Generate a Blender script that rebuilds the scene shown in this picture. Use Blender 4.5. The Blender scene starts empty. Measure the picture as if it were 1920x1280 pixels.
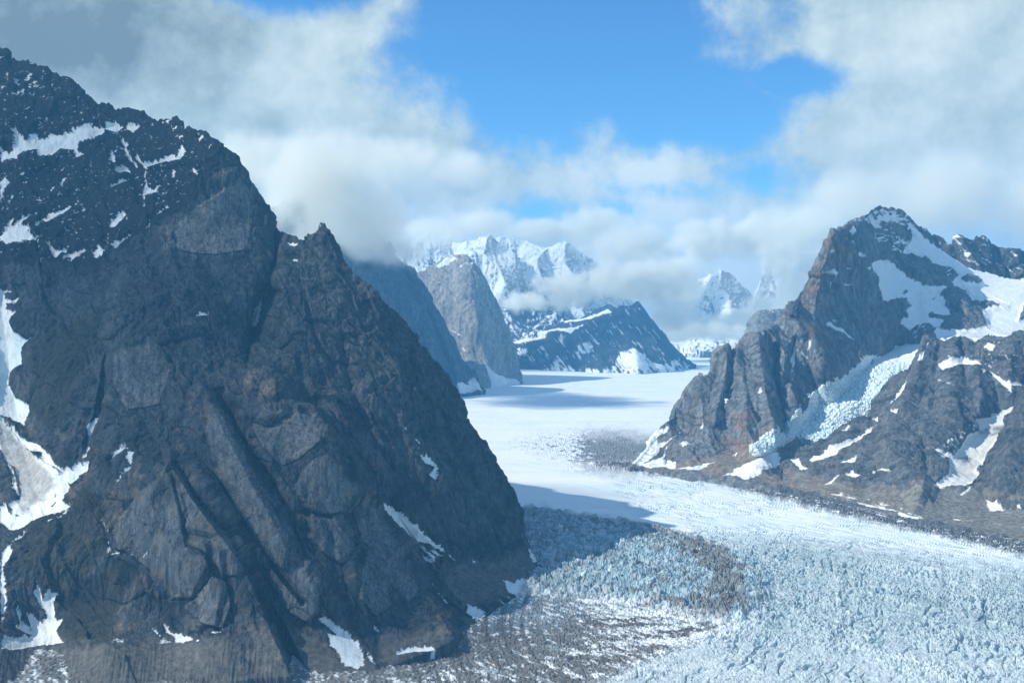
import bpy, math, random
import numpy as np

# ------------------------------------------------------------------ camera, sky, sun, exposure
F = 2058.0          # focal length in photo pixels (1920 wide)
HZ = 560.0          # photo row of the horizon
H = 1000.0          # camera height above the glacier, metres
sc = bpy.context.scene
COL = sc.collection
cam_d = bpy.data.cameras.new("camera")
cam_d.sensor_width = 36.0
cam_d.lens = 36.0 * F / 1920.0
cam_d.shift_y = -(640.0 - HZ) / 1920.0
cam_d.clip_start = 1.0
cam_d.clip_end = 200000.0
cam = bpy.data.objects.new("camera", cam_d)
cam.location = (0, 0, H)
cam.rotation_euler = (math.radians(90), 0, 0)
COL.objects.link(cam)
sc.camera = cam

SUN_DIR = np.array([-0.750, -0.045, 0.645]); SUN_DIR /= np.linalg.norm(SUN_DIR)   # towards the sun
SUN_EL = math.asin(SUN_DIR[2])
SUN_AZ = math.atan2(SUN_DIR[0], SUN_DIR[1])
sun_d = bpy.data.lights.new("sun", 'SUN')
sun_d.energy = 4.6
sun_d.angle = math.radians(0.5)
sun_d.color = (1.0, 0.965, 0.83)
sun = bpy.data.objects.new("sun", sun_d)
sun.rotation_euler = (math.pi / 2 - SUN_EL, 0, -SUN_AZ + math.pi)
COL.objects.link(sun)
from mathutils import Vector
sun.rotation_euler = Vector(SUN_DIR).to_track_quat('Z', 'Y').to_euler()
sun.location = (-3000, -1000, 4000)

sc.view_settings.view_transform = 'Standard'
sc.view_settings.look = 'None'
sc.view_settings.gamma = 1.0
sc.view_settings.exposure = 0.15
sc.cycles.max_bounces = 12
sc.cycles.diffuse_bounces = 2
sc.cycles.glossy_bounces = 1
sc.cycles.transmission_bounces = 1
sc.cycles.volume_bounces = 10
sc.cycles.volume_max_steps = 96
sc.cycles.use_denoising = True


class NG:
    """small node-tree helper"""
    def __init__(s, nt):
        s.nt = nt; s.n = nt.nodes; s.l = nt.links
    def new(s, t, **kw):
        nd = s.n.new(t)
        for k, v in kw.items():
            setattr(nd, k, v)
        return nd
    def put(s, sock, v):
        if isinstance(v, bpy.types.NodeSocket): s.l.new(v, sock)
        elif v is not None: sock.default_value = v
    def math(s, op, a, b=None, c=None, clamp=False):
        nd = s.new('ShaderNodeMath', operation=op); nd.use_clamp = clamp
        s.put(nd.inputs[0], a)
        if b is not None: s.put(nd.inputs[1], b)
        if c is not None: s.put(nd.inputs[2], c)
        return nd.outputs[0]
    def vec(s, op, a, b=None):
        nd = s.new('ShaderNodeVectorMath', operation=op)
        s.put(nd.inputs[0], a)
        if b is not None: s.put(nd.inputs[1], b)
        return nd.outputs[1] if op in ('LENGTH', 'DOT_PRODUCT') else nd.outputs[0]
    def noise(s, v, scale, detail=4, rough=0.55, dist=0.0):
        nd = s.new('ShaderNodeTexNoise')
        s.put(nd.inputs['Vector'], v); nd.inputs['Scale'].default_value = scale
        nd.inputs['Detail'].default_value = detail; nd.inputs['Roughness'].default_value = rough
        nd.inputs['Distortion'].default_value = dist
        return nd.outputs[0]
    def smooth(s, v, a, b, to0=0.0, to1=1.0):
        nd = s.new('ShaderNodeMapRange', interpolation_type='SMOOTHSTEP')
        s.put(nd.inputs[0], v); nd.inputs[1].default_value = a; nd.inputs[2].default_value = b
        nd.inputs[3].default_value = to0; nd.inputs[4].default_value = to1
        return nd.outputs[0]
    def mixc(s, f, a, b, blend='MIX'):
        nd = s.new('ShaderNodeMix', data_type='RGBA', blend_type=blend)
        s.put(nd.inputs[0], f); s.put(nd.inputs[6], a); s.put(nd.inputs[7], b)
        return nd.outputs[2]


def c4(r, g, b): return (r, g, b, 1.0)


# ---- world: Nishita sky with a broken deck of high cloud laid out by direction
def build_world():
    w = bpy.data.worlds.new("World"); sc.world = w; w.use_nodes = True
    g = NG(w.node_tree); g.n.clear()
    out = g.new('ShaderNodeOutputWorld')
    sky = g.new('ShaderNodeTexSky', sky_type='NISHITA')
    sky.sun_disc = False
    sky.sun_elevation = SUN_EL; sky.sun_rotation = SUN_AZ
    sky.altitude = 2500; sky.air_density = 1.2; sky.dust_density = 0.15; sky.ozone_density = 3.0
    bg_sky = g.new('ShaderNodeBackground'); bg_sky.inputs[1].default_value = SKY_STRENGTH
    tint = g.mixc(1.0, sky.outputs[0], c4(*SKY_TINT), 'MULTIPLY')
    g.l.new(tint, bg_sky.inputs[0])
    d = g.new('ShaderNodeTexCoord').outputs['Generated']
    sep = g.new('ShaderNodeSeparateXYZ'); g.l.new(d, sep.inputs[0])
    yy = g.math('MAXIMUM', sep.outputs[1], 0.15)
    q = g.new('ShaderNodeCombineXYZ')                       # gnomonic direction: (azimuth slope, elevation slope)
    g.l.new(g.math('DIVIDE', sep.outputs[0], yy), q.inputs[0])
    g.l.new(g.math('DIVIDE', sep.outputs[2], yy), q.inputs[1])
    q = q.outputs[0]
    def puff(v):
        n1 = g.noise(v, 5.5, 5, 0.55, 0.0)
        n2 = g.noise(v, 19.0, 11, 0.64, 0.0)
        return g.math('ADD', g.math('MULTIPLY', g.math('SUBTRACT', n1, 0.5), 1.5),
                      g.math('MULTIPLY', g.math('SUBTRACT', n2, 0.5), 1.4))
    nz = puff(d)
    relief = g.math('SUBTRACT', nz, puff(g.vec('ADD', d, (-0.016, 0.0, 0.020))))     # thicker than its neighbour towards the sun = lit side
    def field(blobs):
        best = None
        for (px, py, rx, ry, k) in blobs:
            v = g.vec('SUBTRACT', q, ((px - 960) / F, (HZ - py) / F, 0))
            v = g.vec('MULTIPLY', v, (F / rx, F / ry, 0))
            t = g.math('MULTIPLY_ADD', g.vec('LENGTH', v), -k, k)   # k at centre, 0 at the rim
            best = t if best is None else g.math('MAXIMUM', best, t)
        return best
    clear = field(SKY_CLEAR)
    clear = g.math('MAXIMUM', clear, -0.9)
    m = g.math('SUBTRACT', g.math('MULTIPLY', nz, 0.62), clear)
    cloud = g.smooth(m, -0.24, 0.21)
    # overhead and behind the camera the deck is broken by low-frequency gaps
    nb = g.noise(d, 1.6, 4, 0.5, 0.2)
    gap = g.smooth(nb, 0.40, 0.58)
    outside = g.math('MAXIMUM', g.smooth(sep.outputs[2], 0.36, 0.5), g.smooth(sep.outputs[1], 0.6, 0.35))
    cloud = g.math('MULTIPLY', cloud, g.math('SUBTRACT', 1.0, g.math('MULTIPLY', outside, g.math('SUBTRACT', 1.0, g.math('MULTIPLY', gap, 0.75)))))
    br = g.math('MAXIMUM', field(SKY_BRIGHT), 0.0)
    dk = g.math('MAXIMUM', field(SKY_DARK), 0.0)
    lum = g.math('ADD', g.math('SUBTRACT', br, dk), g.math('MULTIPLY_ADD', relief, 0.50, g.math('MULTIPLY', nz, 0.20)))
    lum = g.math('ADD', lum, 0.56, clamp=True)
    ramp = g.new('ShaderNodeValToRGB')
    g.l.new(lum, ramp.inputs[0])
    e = ramp.color_ramp.elements
    e[0].position = 0.0; e[0].color = c4(*CLOUD_DARK)
    e[1].position = 1.0; e[1].color = c4(*CLOUD_BRIGHT)
    mid = e.new(0.5); mid.color = c4(*CLOUD_MID)
    bg_c = g.new('ShaderNodeBackground'); bg_c.inputs[1].default_value = CLOUD_STRENGTH
    g.l.new(ramp.outputs[0], bg_c.inputs[0])
    mx = g.new('ShaderNodeMixShader')
    g.l.new(cloud, mx.inputs[0]); g.l.new(bg_sky.outputs[0], mx.inputs[1]); g.l.new(bg_c.outputs[0], mx.inputs[2])
    g.l.new(mx.outputs[0], out.inputs[0])
    w.cycles.sampling_method = 'MANUAL'; w.cycles.sample_map_resolution = 512


SKY_STRENGTH = 0.115
SKY_TINT = (0.54, 1.0, 1.32)
CLOUD_STRENGTH = 1.0
CLOUD_DARK = (0.19, 0.275, 0.345)
CLOUD_MID = (0.45, 0.585, 0.64)
CLOUD_BRIGHT = (0.74, 0.845, 0.875)
# (photo column, photo row, radius x, radius y, weight)
SKY_CLEAR = [(1070, 60, 330, 215, 1.0), (1280, 190, 210, 110, 0.9), (1470, 150, 110, 42, 0.6), (540, -30, 170, 60, 0.7),
             (1410, 330, 60, 30, 0.20), (1270, 362, 85, 24, 0.24), (1180, 395, 55, 18, 0.18), (1000, 395, 65, 20, 0.2)]
SKY_BRIGHT = [(590, 130, 190, 170, 0.30), (1180, 330, 220, 90, 0.50), (1300, 450, 330, 130, 0.45), (1720, 110, 280, 140, 0.25), (820, 420, 160, 90, 0.3), (1640, 250, 220, 120, 0.25)]
SKY_DARK = [(100, 60, 480, 190, 0.75), (300, 130, 260, 110, 0.35), (380, 330, 280, 160, 0.12)]
build_world()

# ------------------------------------------------------------------ numeric tools
DU = 1.0          # mesh spacing, photo pixels


def BUILD(n): return True


rng = np.random.RandomState(7)
_perm = rng.permutation(256).astype(np.int32); _perm = np.concatenate([_perm, _perm, _perm])
_grad = rng.normal(size=(256, 3)).astype(np.float32); _grad /= np.linalg.norm(_grad, axis=1)[:, None]


def perlin(x, y, z):
    x = np.asarray(x, np.float32); y = np.asarray(y, np.float32); z = np.asarray(z, np.float32)
    xi = np.floor(x); yi = np.floor(y); zi = np.floor(z)
    xf = x - xi; yf = y - yi; zf = z - zi
    xi = xi.astype(np.int32) & 255; yi = yi.astype(np.int32) & 255; zi = zi.astype(np.int32) & 255
    u = xf * xf * xf * (xf * (xf * 6 - 15) + 10); v = yf * yf * yf * (yf * (yf * 6 - 15) + 10); w = zf * zf * zf * (zf * (zf * 6 - 15) + 10)
    def gd(ix, iy, iz, fx, fy, fz):
        h = _perm[_perm[_perm[ix] + iy] + iz]
        gr = _grad[h]
        return gr[..., 0] * fx + gr[..., 1] * fy + gr[..., 2] * fz
    x1 = xi + 1; y1 = yi + 1; z1 = zi + 1
    a = gd(xi, yi, zi, xf, yf, zf); b = gd(x1, yi, zi, xf - 1, yf, zf)
    c = gd(xi, y1, zi, xf, yf - 1, zf); d = gd(x1, y1, zi, xf - 1, yf - 1, zf)
    e = gd(xi, yi, z1, xf, yf, zf - 1); f = gd(x1, yi, z1, xf - 1, yf, zf - 1)
    g = gd(xi, y1, z1, xf, yf - 1, zf - 1); h = gd(x1, y1, z1, xf - 1, yf - 1, zf - 1)
    a = a + u * (b - a); c = c + u * (d - c); e = e + u * (f - e); g = g + u * (h - g)
    a = a + v * (c - a); e = e + v * (g - e)
    return (a + w * (e - a)) * 1.5


def fbm(x, y, z, octv=4, gain=0.5, lac=2.03, ridged=False):
    s = 0; a = 1.0; tot = 0
    for i in range(octv):
        n = perlin(x + 17.3 * i, y + 5.1 * i, z + 9.7 * i)
        if ridged: n = 1 - 2 * np.abs(n)
        s = s + a * n; tot += a; a *= gain
        x = x * lac; y = y * lac; z = z * lac
    return s / tot


def hash2(ix, iy, k):
    return _perm[(_perm[(_perm[ix & 255] + (iy & 255)) & 255] + k * 37) & 255] / 255.0


def worley2(x, y, jit=0.9):
    """F1, F2 and two random numbers of the nearest cell"""
    xi = np.floor(x).astype(np.int32); yi = np.floor(y).astype(np.int32)
    f1 = np.full(x.shape, 9.0, np.float32); f2 = f1.copy(); r1 = np.zeros_like(f1); r2 = np.zeros_like(f1)
    dx1 = np.zeros_like(f1); dy1 = np.zeros_like(f1)
    for ox in (-1, 0, 1):
        for oy in (-1, 0, 1):
            cx = xi + ox; cy = yi + oy
            px = cx + 0.5 + jit * (hash2(cx, cy, 1) - 0.5); py = cy + 0.5 + jit * (hash2(cx, cy, 2) - 0.5)
            d = np.sqrt((px - x) ** 2 + (py - y) ** 2).astype(np.float32)
            near = d < f1
            f2 = np.where(near, f1, np.minimum(f2, d))
            r1 = np.where(near, hash2(cx, cy, 3), r1); r2 = np.where(near, hash2(cx, cy, 4), r2)
            dx1 = np.where(near, x - px, dx1); dy1 = np.where(near, y - py, dy1)
            f1 = np.where(near, d, f1)
    return f1, f2, r1, r2, dx1, dy1


def sstep(v, a, b):
    t = np.clip((v - a) / (b - a), 0, 1)
    return t * t * (3 - 2 * t)


def mix(a, b, t):
    return a + (b - a) * t


def mixrgb(c, col, t):
    return c + (np.asarray(col, np.float32) - c) * np.asarray(t, np.float32)[..., None]


def Z(tile, *pts):
    x0, y0, s = TILE[tile]
    return [(x0 + s * pts[i], y0 + s * pts[i + 1]) for i in range(0, len(pts), 2)]


TILE = {'A': (0, 90, .16405), 'B': (200, 200, .21875), 'C': (0, 290, .17972), 'D': (0, 520, .234375), 'E': (0, 780, .234375),
        'F': (0, 1040, .239583), 'G': (1440, 380, .234432), 'H': (1620, 420, .203114), 'I': (1180, 340, .390707),
        'J': (1160, 640, .395833), 'K': (740, 380, .416667), 'L': (560, 780, .390625), 'N': (0, 640, .5), 'O': (900, 880, .364583),
        'P': (500, 380, .5), 'X': (0, 0, 1.0)}


def poly_sdf(px, py, poly, reach=14.0):
    """signed distance in photo pixels, positive inside, clipped at -reach"""
    poly = np.asarray(poly, np.float32)
    out = np.full(px.shape, -reach, np.float32)
    lo = poly.min(0) - reach; hi = poly.max(0) + reach
    m = (px > lo[0]) & (px < hi[0]) & (py > lo[1]) & (py < hi[1])
    if not m.any(): return out
    x = px[m]; y = py[m]
    d2 = np.full(x.shape, 1e9, np.float32); ins = np.zeros(x.shape, bool)
    n = len(poly)
    for i in range(n):
        ax, ay = poly[i]; bx, by = poly[(i + 1) % n]
        ex, ey = bx - ax, by - ay
        t = np.clip(((x - ax) * ex + (y - ay) * ey) / (ex * ex + ey * ey + 1e-9), 0, 1)
        d2 = np.minimum(d2, (x - ax - t * ex) ** 2 + (y - ay - t * ey) ** 2)
        c = ((ay > y) != (by > y)) & (x < (bx - ax) * (y - ay) / ((by - ay) if by != ay else 1e-9) + ax)
        ins ^= c
    d = np.sqrt(d2)
    out[m] = np.where(ins, d, -np.minimum(d, reach))
    return out


def polys_sdf(px, py, polys, reach=14.0):
    o = np.full(px.shape, -reach, np.float32)
    for p in polys: o = np.maximum(o, poly_sdf(px, py, p, reach))
    return o


def line_dist(px, py, line):
    """distance to a polyline and the side (+ = right of a line drawn downwards in the photo)"""
    line = np.asarray(line, np.float32)
    best = np.full(px.shape, 1e9, np.float32); side = np.zeros(px.shape, np.float32)
    for (ax, ay), (bx, by) in zip(line[:-1], line[1:]):
        ex, ey = bx - ax, by - ay
        L = ex * ex + ey * ey
        t = np.clip(((px - ax) * ex + (py - ay) * ey) / L, 0, 1)
        d = (px - ax - t * ex) ** 2 + (py - ay - t * ey) ** 2
        s = (px - ax) * ey - (py - ay) * ex
        n = d < best
        best = np.where(n, d, best); side = np.where(n, s, side)
    return np.sqrt(best), np.sign(side)


def tps(ctrl, px, py):
    c = np.asarray(ctrl, np.float64); n = len(c)
    s = 1 / 500.0
    X = c[:, :2] * s
    def phi(r2): return 0.5 * r2 * np.log(r2 + 1e-12)
    K = phi(((X[:, None] - X[None]) ** 2).sum(-1)) + np.eye(n) * 1e-4
    A = np.zeros((n + 3, n + 3)); A[:n, :n] = K
    A[:n, n] = 1; A[:n, n + 1:] = X; A[n, :n] = 1; A[n + 1:, :n] = X.T
    b = np.zeros(n + 3); b[:n] = c[:, 2]
    wgt = np.linalg.solve(A, b).astype(np.float32)
    x = (px * s).astype(np.float32); y = (py * s).astype(np.float32)
    o = wgt[n] + wgt[n + 1] * x + wgt[n + 2] * y
    for i in range(n):
        r2 = (x - np.float32(X[i, 0])) ** 2 + (y - np.float32(X[i, 1])) ** 2
        o = o + wgt[i] * 0.5 * r2 * np.log(r2 + 1e-12)
    return o


def base_depth(py): return H * F / (np.asarray(py, np.float64) - HZ)


def world(px, py, D):
    return np.stack([(px - 960) / F * D, D, H + (HZ - py) / F * D], -1)


# ------------------------------------------------------------------ mesh and material tools
def grid_mesh(name, P, col, mat, smooth=True):
    """one mesh object from an (rows, cols, 3) array of world points; origin at its base"""
    R, C = P.shape[:2]
    o = np.array([P[..., 0].mean(), P[..., 1].mean(), max(0.0, float(P[..., 2].min()))])
    V = (P - o).reshape(-1, 3).astype(np.float32)
    me = bpy.data.meshes.new(name)
    me.vertices.add(len(V)); me.vertices.foreach_set('co', V.ravel())
    i = np.arange(R * C, dtype=np.int32).reshape(R, C)
    q = np.stack([i[:-1, :-1], i[:-1, 1:], i[1:, 1:], i[1:, :-1]], -1).reshape(-1, 4)
    nf = len(q)
    me.loops.add(nf * 4); me.loops.foreach_set('vertex_index', q.ravel())
    me.polygons.add(nf); me.polygons.foreach_set('loop_start', np.arange(0, nf * 4, 4, dtype=np.int32))
    me.polygons.foreach_set('use_smooth', np.full(nf, smooth, bool))
    me.update(calc_edges=True)
    a = me.attributes.new('albedo', 'FLOAT_COLOR', 'POINT')
    rgba = np.ones((R * C, 4), np.float32); rgba[:, :3] = np.clip(col.reshape(-1, 3), 0.005, 0.92)
    a.data.foreach_set('color', rgba.ravel())
    me.materials.append(mat)
    ob = bpy.data.objects.new(name, me); ob.location = o
    COL.objects.link(ob)
    return ob


def tag(o, label, cat, group=None, kind=None):
    o['label'] = label; o['category'] = cat
    if group: o['group'] = group
    if kind: o['kind'] = kind
    return o


def ground_mat(name, scale, bump, rough=0.9, var=0.25, streak=0.3, spec=0.04):
    """rock / snow / ice: the albedo attribute broken up by world-space noise finer than the mesh"""
    m = bpy.data.materials.new(name); m.use_nodes = True
    g = NG(m.node_tree); g.n.clear()
    out = g.new('ShaderNodeOutputMaterial'); b = g.new('ShaderNodeBsdfPrincipled')
    at = g.new('ShaderNodeAttribute', attribute_name='albedo')
    geo = g.new('ShaderNodeNewGeometry')
    p = geo.outputs['Position']
    ps = g.vec('MULTIPLY', p, (1.0, 1.0, streak))
    n1 = g.noise(ps, 1.0 / scale, 6, 0.65)
    n2 = g.noise(p, 3.1 / scale, 5, 0.6)
    n3 = g.noise(g.vec('MULTIPLY', p, (1.0, 1.0, streak * 0.5)), 4.0 / scale, 4, 0.7)
    f = g.math('ADD', g.smooth(n1, 0.33, 0.67, 1 - var, 1 + var), g.smooth(n3, 0.35, 0.65, -0.6 * var, 0.6 * var))
    f = g.math('MAXIMUM', f, 0.15)
    lum = g.vec('DOT_PRODUCT', at.outputs['Color'], (0.33, 0.34, 0.33))          # snow and ice are more even than rock
    f = g.math('MULTIPLY_ADD', g.math('SUBTRACT', f, 1.0), g.smooth(lum, 0.22, 0.6, 1.0, 0.18), 1.0)
    c = g.vec('SCALE', at.outputs['Color'], None)
    sn = c.node; g.l.new(f, sn.inputs['Scale'])
    g.l.new(c, b.inputs['Base Color'])
    b.inputs['Roughness'].default_value = rough
    b.inputs['Specular IOR Level'].default_value = spec
    bp = g.new('ShaderNodeBump'); bp.inputs['Strength'].default_value = 1.0; bp.inputs['Distance'].default_value = bump
    h = g.math('ADD', n1, g.math('MULTIPLY', n2, 0.5))
    g.l.new(h, bp.inputs['Height']); g.l.new(bp.outputs[0], b.inputs['Normal'])
    g.l.new(b.outputs[0], out.inputs[0])
    return m


def normals(P):
    du = np.gradient(P, axis=1); dv = np.gradient(P, axis=0)
    n = np.cross(du, dv)
    n /= np.linalg.norm(n, axis=-1)[..., None] + 1e-9
    return n


def blur(a, k):
    for ax in (0, 1):
        for _ in range(2):
            c = np.cumsum(np.concatenate([np.repeat(np.take(a, [0], ax), k + 1, ax), a, np.repeat(np.take(a, [-1], ax), k, ax)], ax), ax)
            n = a.shape[ax]
            a = (np.take(c, range(2 * k + 1, 2 * k + 1 + n), ax) - np.take(c, range(0, n), ax)) / (2 * k + 1)
    return a

# ------------------------------------------------------------------ mountains
GRANITE = (0.118, 0.123, 0.128); GRANITE_D = (0.040, 0.046, 0.053); WARM = (0.165, 0.122, 0.088); SCHIST = (0.022, 0.025, 0.028)
TALUS = (0.19, 0.165, 0.135); MORAINE = (0.21, 0.195, 0.175); SNOW = (0.86, 0.88, 0.89); ICE = (0.60, 0.78, 0.82); DIRTY = (0.58, 0.56, 0.52)
RED = (0.25, 0.145, 0.09); PALE = (0.27, 0.265, 0.25); SCRUB = (0.036, 0.038, 0.030)


def columns(x0, x1, du):
    """photo columns: fine inside the frame, coarse outside"""
    xs = [max(x0, -14)]
    e = min(x1, 1934)
    n = max(2, int((e - xs[0]) / du))
    a = list(np.linspace(xs[0], e, n))
    if x0 < -14: a = list(np.linspace(x0, -14, max(3, int((-14 - x0) / (du * 5))), endpoint=False)) + a
    if x1 > 1934: a = a + list(np.linspace(1934, x1, max(3, int((x1 - 1934) / (du * 5))) + 1)[1:])
    return np.array(a)


class Ctx: pass


def mountain(name, top, base, ctrl, du, dv, mat, colorfn, ribs=(), L=120.0, amp=14.0, back=0.9, skirt=60.0, relief=None, nback=26,
             top_jag=0.0, seed=0.0, fine=1.0, depth=None):
    top = np.array(top, float); base = np.array(base, float)
    xs = columns(top[0, 0], top[-1, 0], du)
    yt = np.interp(xs, top[:, 0], top[:, 1]); yb = np.interp(xs, base[:, 0], base[:, 1])
    if top_jag:
        j = fbm(xs / 9.0 + seed, xs * 0 + 3.3, xs * 0 + 1.7, 5, 0.6) * top_jag
        yt = yt + j * np.clip((yb - yt) / 30.0, 0, 1)
    yb = np.maximum(yb, yt + 1.0)
    nv = int((yb - yt).max() / dv) + 2
    t = np.linspace(0, 1, nv)[:, None]
    px = np.repeat(xs[None], nv, 0).astype(np.float32); py = (yb + (yt - yb) * t).astype(np.float32)
    D = tps(ctrl, px, py) if depth is None else depth(px, py)
    for (line, wl, wr, a, p) in ribs:
        d, s = line_dist(px, py, line)
        w = np.where(s > 0, wr, wl)
        D = D - a * np.clip(1 - d / w, 0, 1) ** p
    if relief is not None: D = D - relief(px, py)
    P = world(px, py, D)
    # the mountain's far side: falls away behind the crest, seen by nobody but the sun and a stroller
    s = np.linspace(0, 1, nback + 1)[1:, None]
    top_h = np.maximum(P[-1, :, 2] + 80, 40)
    Dt = P[-1, :, 1]
    drop = top_h * (s ** 1.25)
    run = top_h * back * s + 25 * s
    Db = Dt + run
    Pb = np.stack([(xs - 960) / F * Dt + (xs - 960) / F * run, Db, P[-1, :, 2] - drop], -1)
    k = np.array([0.5, 1.0])[:, None] * skirt
    Ps = np.stack([np.repeat(P[:1, :, 0], 2, 0), np.repeat(P[:1, :, 1], 2, 0), P[0, :, 2] - k[::-1]], -1)
    A = np.concatenate([Ps, P, Pb], 0)
    ex = lambda f, b: np.concatenate([np.repeat(f[:1], 2, 0), f, b], 0).astype(np.float32)
    c = Ctx()
    c.px = ex(px, np.repeat(px[-1:], nback, 0)); c.py = ex(py, py[-1] - 30 * s * np.ones_like(py[-1:]))
    c.back = ex(np.zeros_like(px), np.ones((nback, len(xs))))
    N = normals(A)
    nb = np.stack([blur(N[..., i], 6) for i in range(3)], -1); nb /= np.linalg.norm(nb, axis=-1)[..., None] + 1e-9
    x, y, z = [(A[..., i] / L + seed).astype(np.float32) for i in range(3)]
    wx = fbm(x * .6 + 9, y * .6, z * .3, 3); wy = fbm(x * .6, y * .6 + 7, z * .3, 3)
    big = fbm(x + .5 * wx, y + .5 * wy, z * .38, 5, 0.52, ridged=True)
    flute = fbm(x * 3.2 + wx * .6, y * 3.2 + wy * .6, z * .36 + .5 * wx, 4, 0.55, ridged=True)
    flute2 = fbm(x * 11 + wx, y * 11 + wy, z * 1.1, 3, 0.55, ridged=True); c.flute2 = flute2
    blk = fbm(x * 6 + wx, y * 6, z * 2.6 + wy, 4, 0.6)
    # slabs: a plane of its own for every fracture block, cut by cracks
    hz = A[..., 2] / L + seed
    sx = (A[..., 0] * .8 + A[..., 1] * .6) / L + .35 * wx; sz = hz * .42 + .25 * wy
    f1, f2, r1, r2, ddx, ddy = worley2(sx * 2.3, sz * 2.3)
    g1, g2, q1, q2, edx, edy = worley2(sx * 6.1 + 9, sz * 4.6)
    b1, b2, p1, p2, bdx, bdy = worley2(sx * .95 + 4, sz * 1.1 + 2)
    slab = 1.0 * ((p1 - .5) + 2.4 * bdx * (p2 - .5) + 1.2 * bdy * (p1 - .5)) + .62 * ((r1 - .5) + 2.0 * ddx * (r2 - .5) + ddy * (r1 - .5)) + .26 * ((q1 - .5) + 1.8 * edx * (q2 - .5))
    c.slab = slab
    c.crack = np.maximum(np.maximum(sstep(f2 - f1, 0.06, 0.0), .7 * sstep(g2 - g1, 0.08, 0.0)), .8 * sstep(b2 - b1, .03, 0)) * sstep(wy + .6 * blk, -0.3, 0.2)
    disp = amp * (0.62 * (big - 0.1) + 0.32 * fine * (flute - 0.1) + 0.09 * fine * flute2 + 0.13 * fine * blk + 0.72 * slab - 0.2 * c.crack)
    c.P = A; c.N0 = nb; c.big = big; c.flute = flute; c.blk = blk; c.wx = wx; c.x = x; c.y = y; c.z = z
    soft = np.ones_like(x)
    if hasattr(colorfn, 'soft'): soft = colorfn.soft(c)
    A = A + nb * (disp * soft)[..., None]
    c.P = A
    c.N = normals(A)
    col = colorfn(c)
    return grid_mesh(name, A, col, mat)


def rock(c, warm=0.35, dark=0.55):
    """bare granite albedo: grey, darker water streaks down the fall line, warm weathered patches"""
    n1 = fbm(c.x * 2.2, c.y * 2.2, c.z * .9, 4, 0.6)
    n2 = fbm(c.x * 9 + c.wx, c.y * 9, c.z * .7, 3, 0.6)
    n3 = fbm(c.x * 1.3 + 31, c.y * 1.3, c.z * 1.1, 4, 0.6)
    col = np.empty(c.px.shape + (3,), np.float32); col[:] = GRANITE
    col = mixrgb(col, GRANITE_D, dark * sstep(n1, -0.15, 0.4))
    col = mixrgb(col, GRANITE_D, 0.7 * dark * sstep(n2, 0.0, 0.45))
    col = mixrgb(col, WARM, warm * sstep(n3, 0.05, 0.5))
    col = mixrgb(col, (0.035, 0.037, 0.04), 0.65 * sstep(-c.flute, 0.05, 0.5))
    col = mixrgb(col, (0.03, 0.03, 0.03), 0.6 * c.crack)
    col = col * (1 + 0.35 * c.blk[..., None])
    st = fbm(c.px / 2.6 + .015 * c.py, c.py / 38, c.px * 0 + 6, 4, 0.62)
    tone = .5 * (c.slab - np.floor(c.slab * 3) / 3)
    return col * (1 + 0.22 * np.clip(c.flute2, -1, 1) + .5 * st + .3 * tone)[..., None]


def snowmask(c, polys, jag=3.0, soft=1.2, grow=0.0):
    r = fbm(c.px / 7.0, c.py / 7.0, c.px * 0 + 2.2, 4, 0.62) * jag + 0.8 * c.blk * jag
    return sstep(polys_sdf(c.px, c.py, polys) + r + grow, -soft * .5, soft * .5) * (1 - c.back)


def mottle(c, polys, level, sx, sy, ang=0.0, soft=0.05, edge=25.0, k=0.0):
    """patches of snow lodged on ledges inside a zone; ang turns the streaks"""
    ca, sa = math.cos(ang), math.sin(ang)
    u = (c.px * ca + c.py * sa) / sx; v = (-c.px * sa + c.py * ca) / sy
    n = fbm(u, v, c.px * 0 + 4.4 + k, 5, 0.58) + 0.12 * c.blk - 0.12 * c.flute
    zone = sstep(polys_sdf(c.px, c.py, polys, edge), -edge, edge)
    return sstep(n + (zone - 1) * 0.8 - level, -soft, soft) * (1 - c.back)


def zone(c, polys, edge=14.0, jag=0.0):
    r = fbm(c.px / 16.0, c.py / 16.0, c.px * 0 + 8.8, 4, 0.6) * jag if jag else 0
    return sstep(polys_sdf(c.px, c.py, polys, edge + jag) + r, -edge * .5, edge * .5) * (1 - c.back)


MAT_NEAR = ground_mat("granite_near", 16.0, 2.0, var=0.30, streak=0.14)
MAT_MID = ground_mat("granite_mid", 26.0, 3.5, var=0.36, streak=0.3)
MAT_FAR = ground_mat("granite_far", 60.0, 8.0, var=0.3, streak=0.6)

# ---------------------------------------------------------------- great dark wall on the left
M1_TOP = [(-460, -40), (-200, 10), (-60, 72), (-8, 92), (0, 98), (14, 104), (20, 116), (45, 119), (70, 130), (80, 132), (105, 142), (125, 149), (135, 155), (150, 166), (165, 182), (176, 192), (190, 199),
          (200, 203), (214, 212), (226, 211), (240, 208), (255, 208), (272, 211), (290, 220), (310, 222), (330, 222), (336, 232), (348, 243), (368, 250), (386, 254),
          (390, 262), (405, 272), (422, 283), (438, 292), (450, 315), (462, 340), (480, 365), (495, 388), (508, 412), (522, 436), (535, 439), (556, 444), (572, 447), (584, 446), (592, 438),
          (597, 426), (602, 421), (608, 427), (618, 440), (630, 458), (640, 476), (652, 498), (666, 516), (682, 532), (700, 550), (720, 570), (735, 580), (748, 597), (760, 617),
          (775, 638), (790, 652), (808, 672), (824, 692), (838, 712), (850, 732), (858, 750), (866, 768), (876, 785), (888, 810), (898, 828), (912, 842), (922, 852), (928, 868), (940, 885), (952, 905),
          (960, 925), (966, 945), (971, 970), (974, 990), (984, 1015), (994, 1035), (1008, 1058), (1020, 1078), (1032, 1090)]
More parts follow.
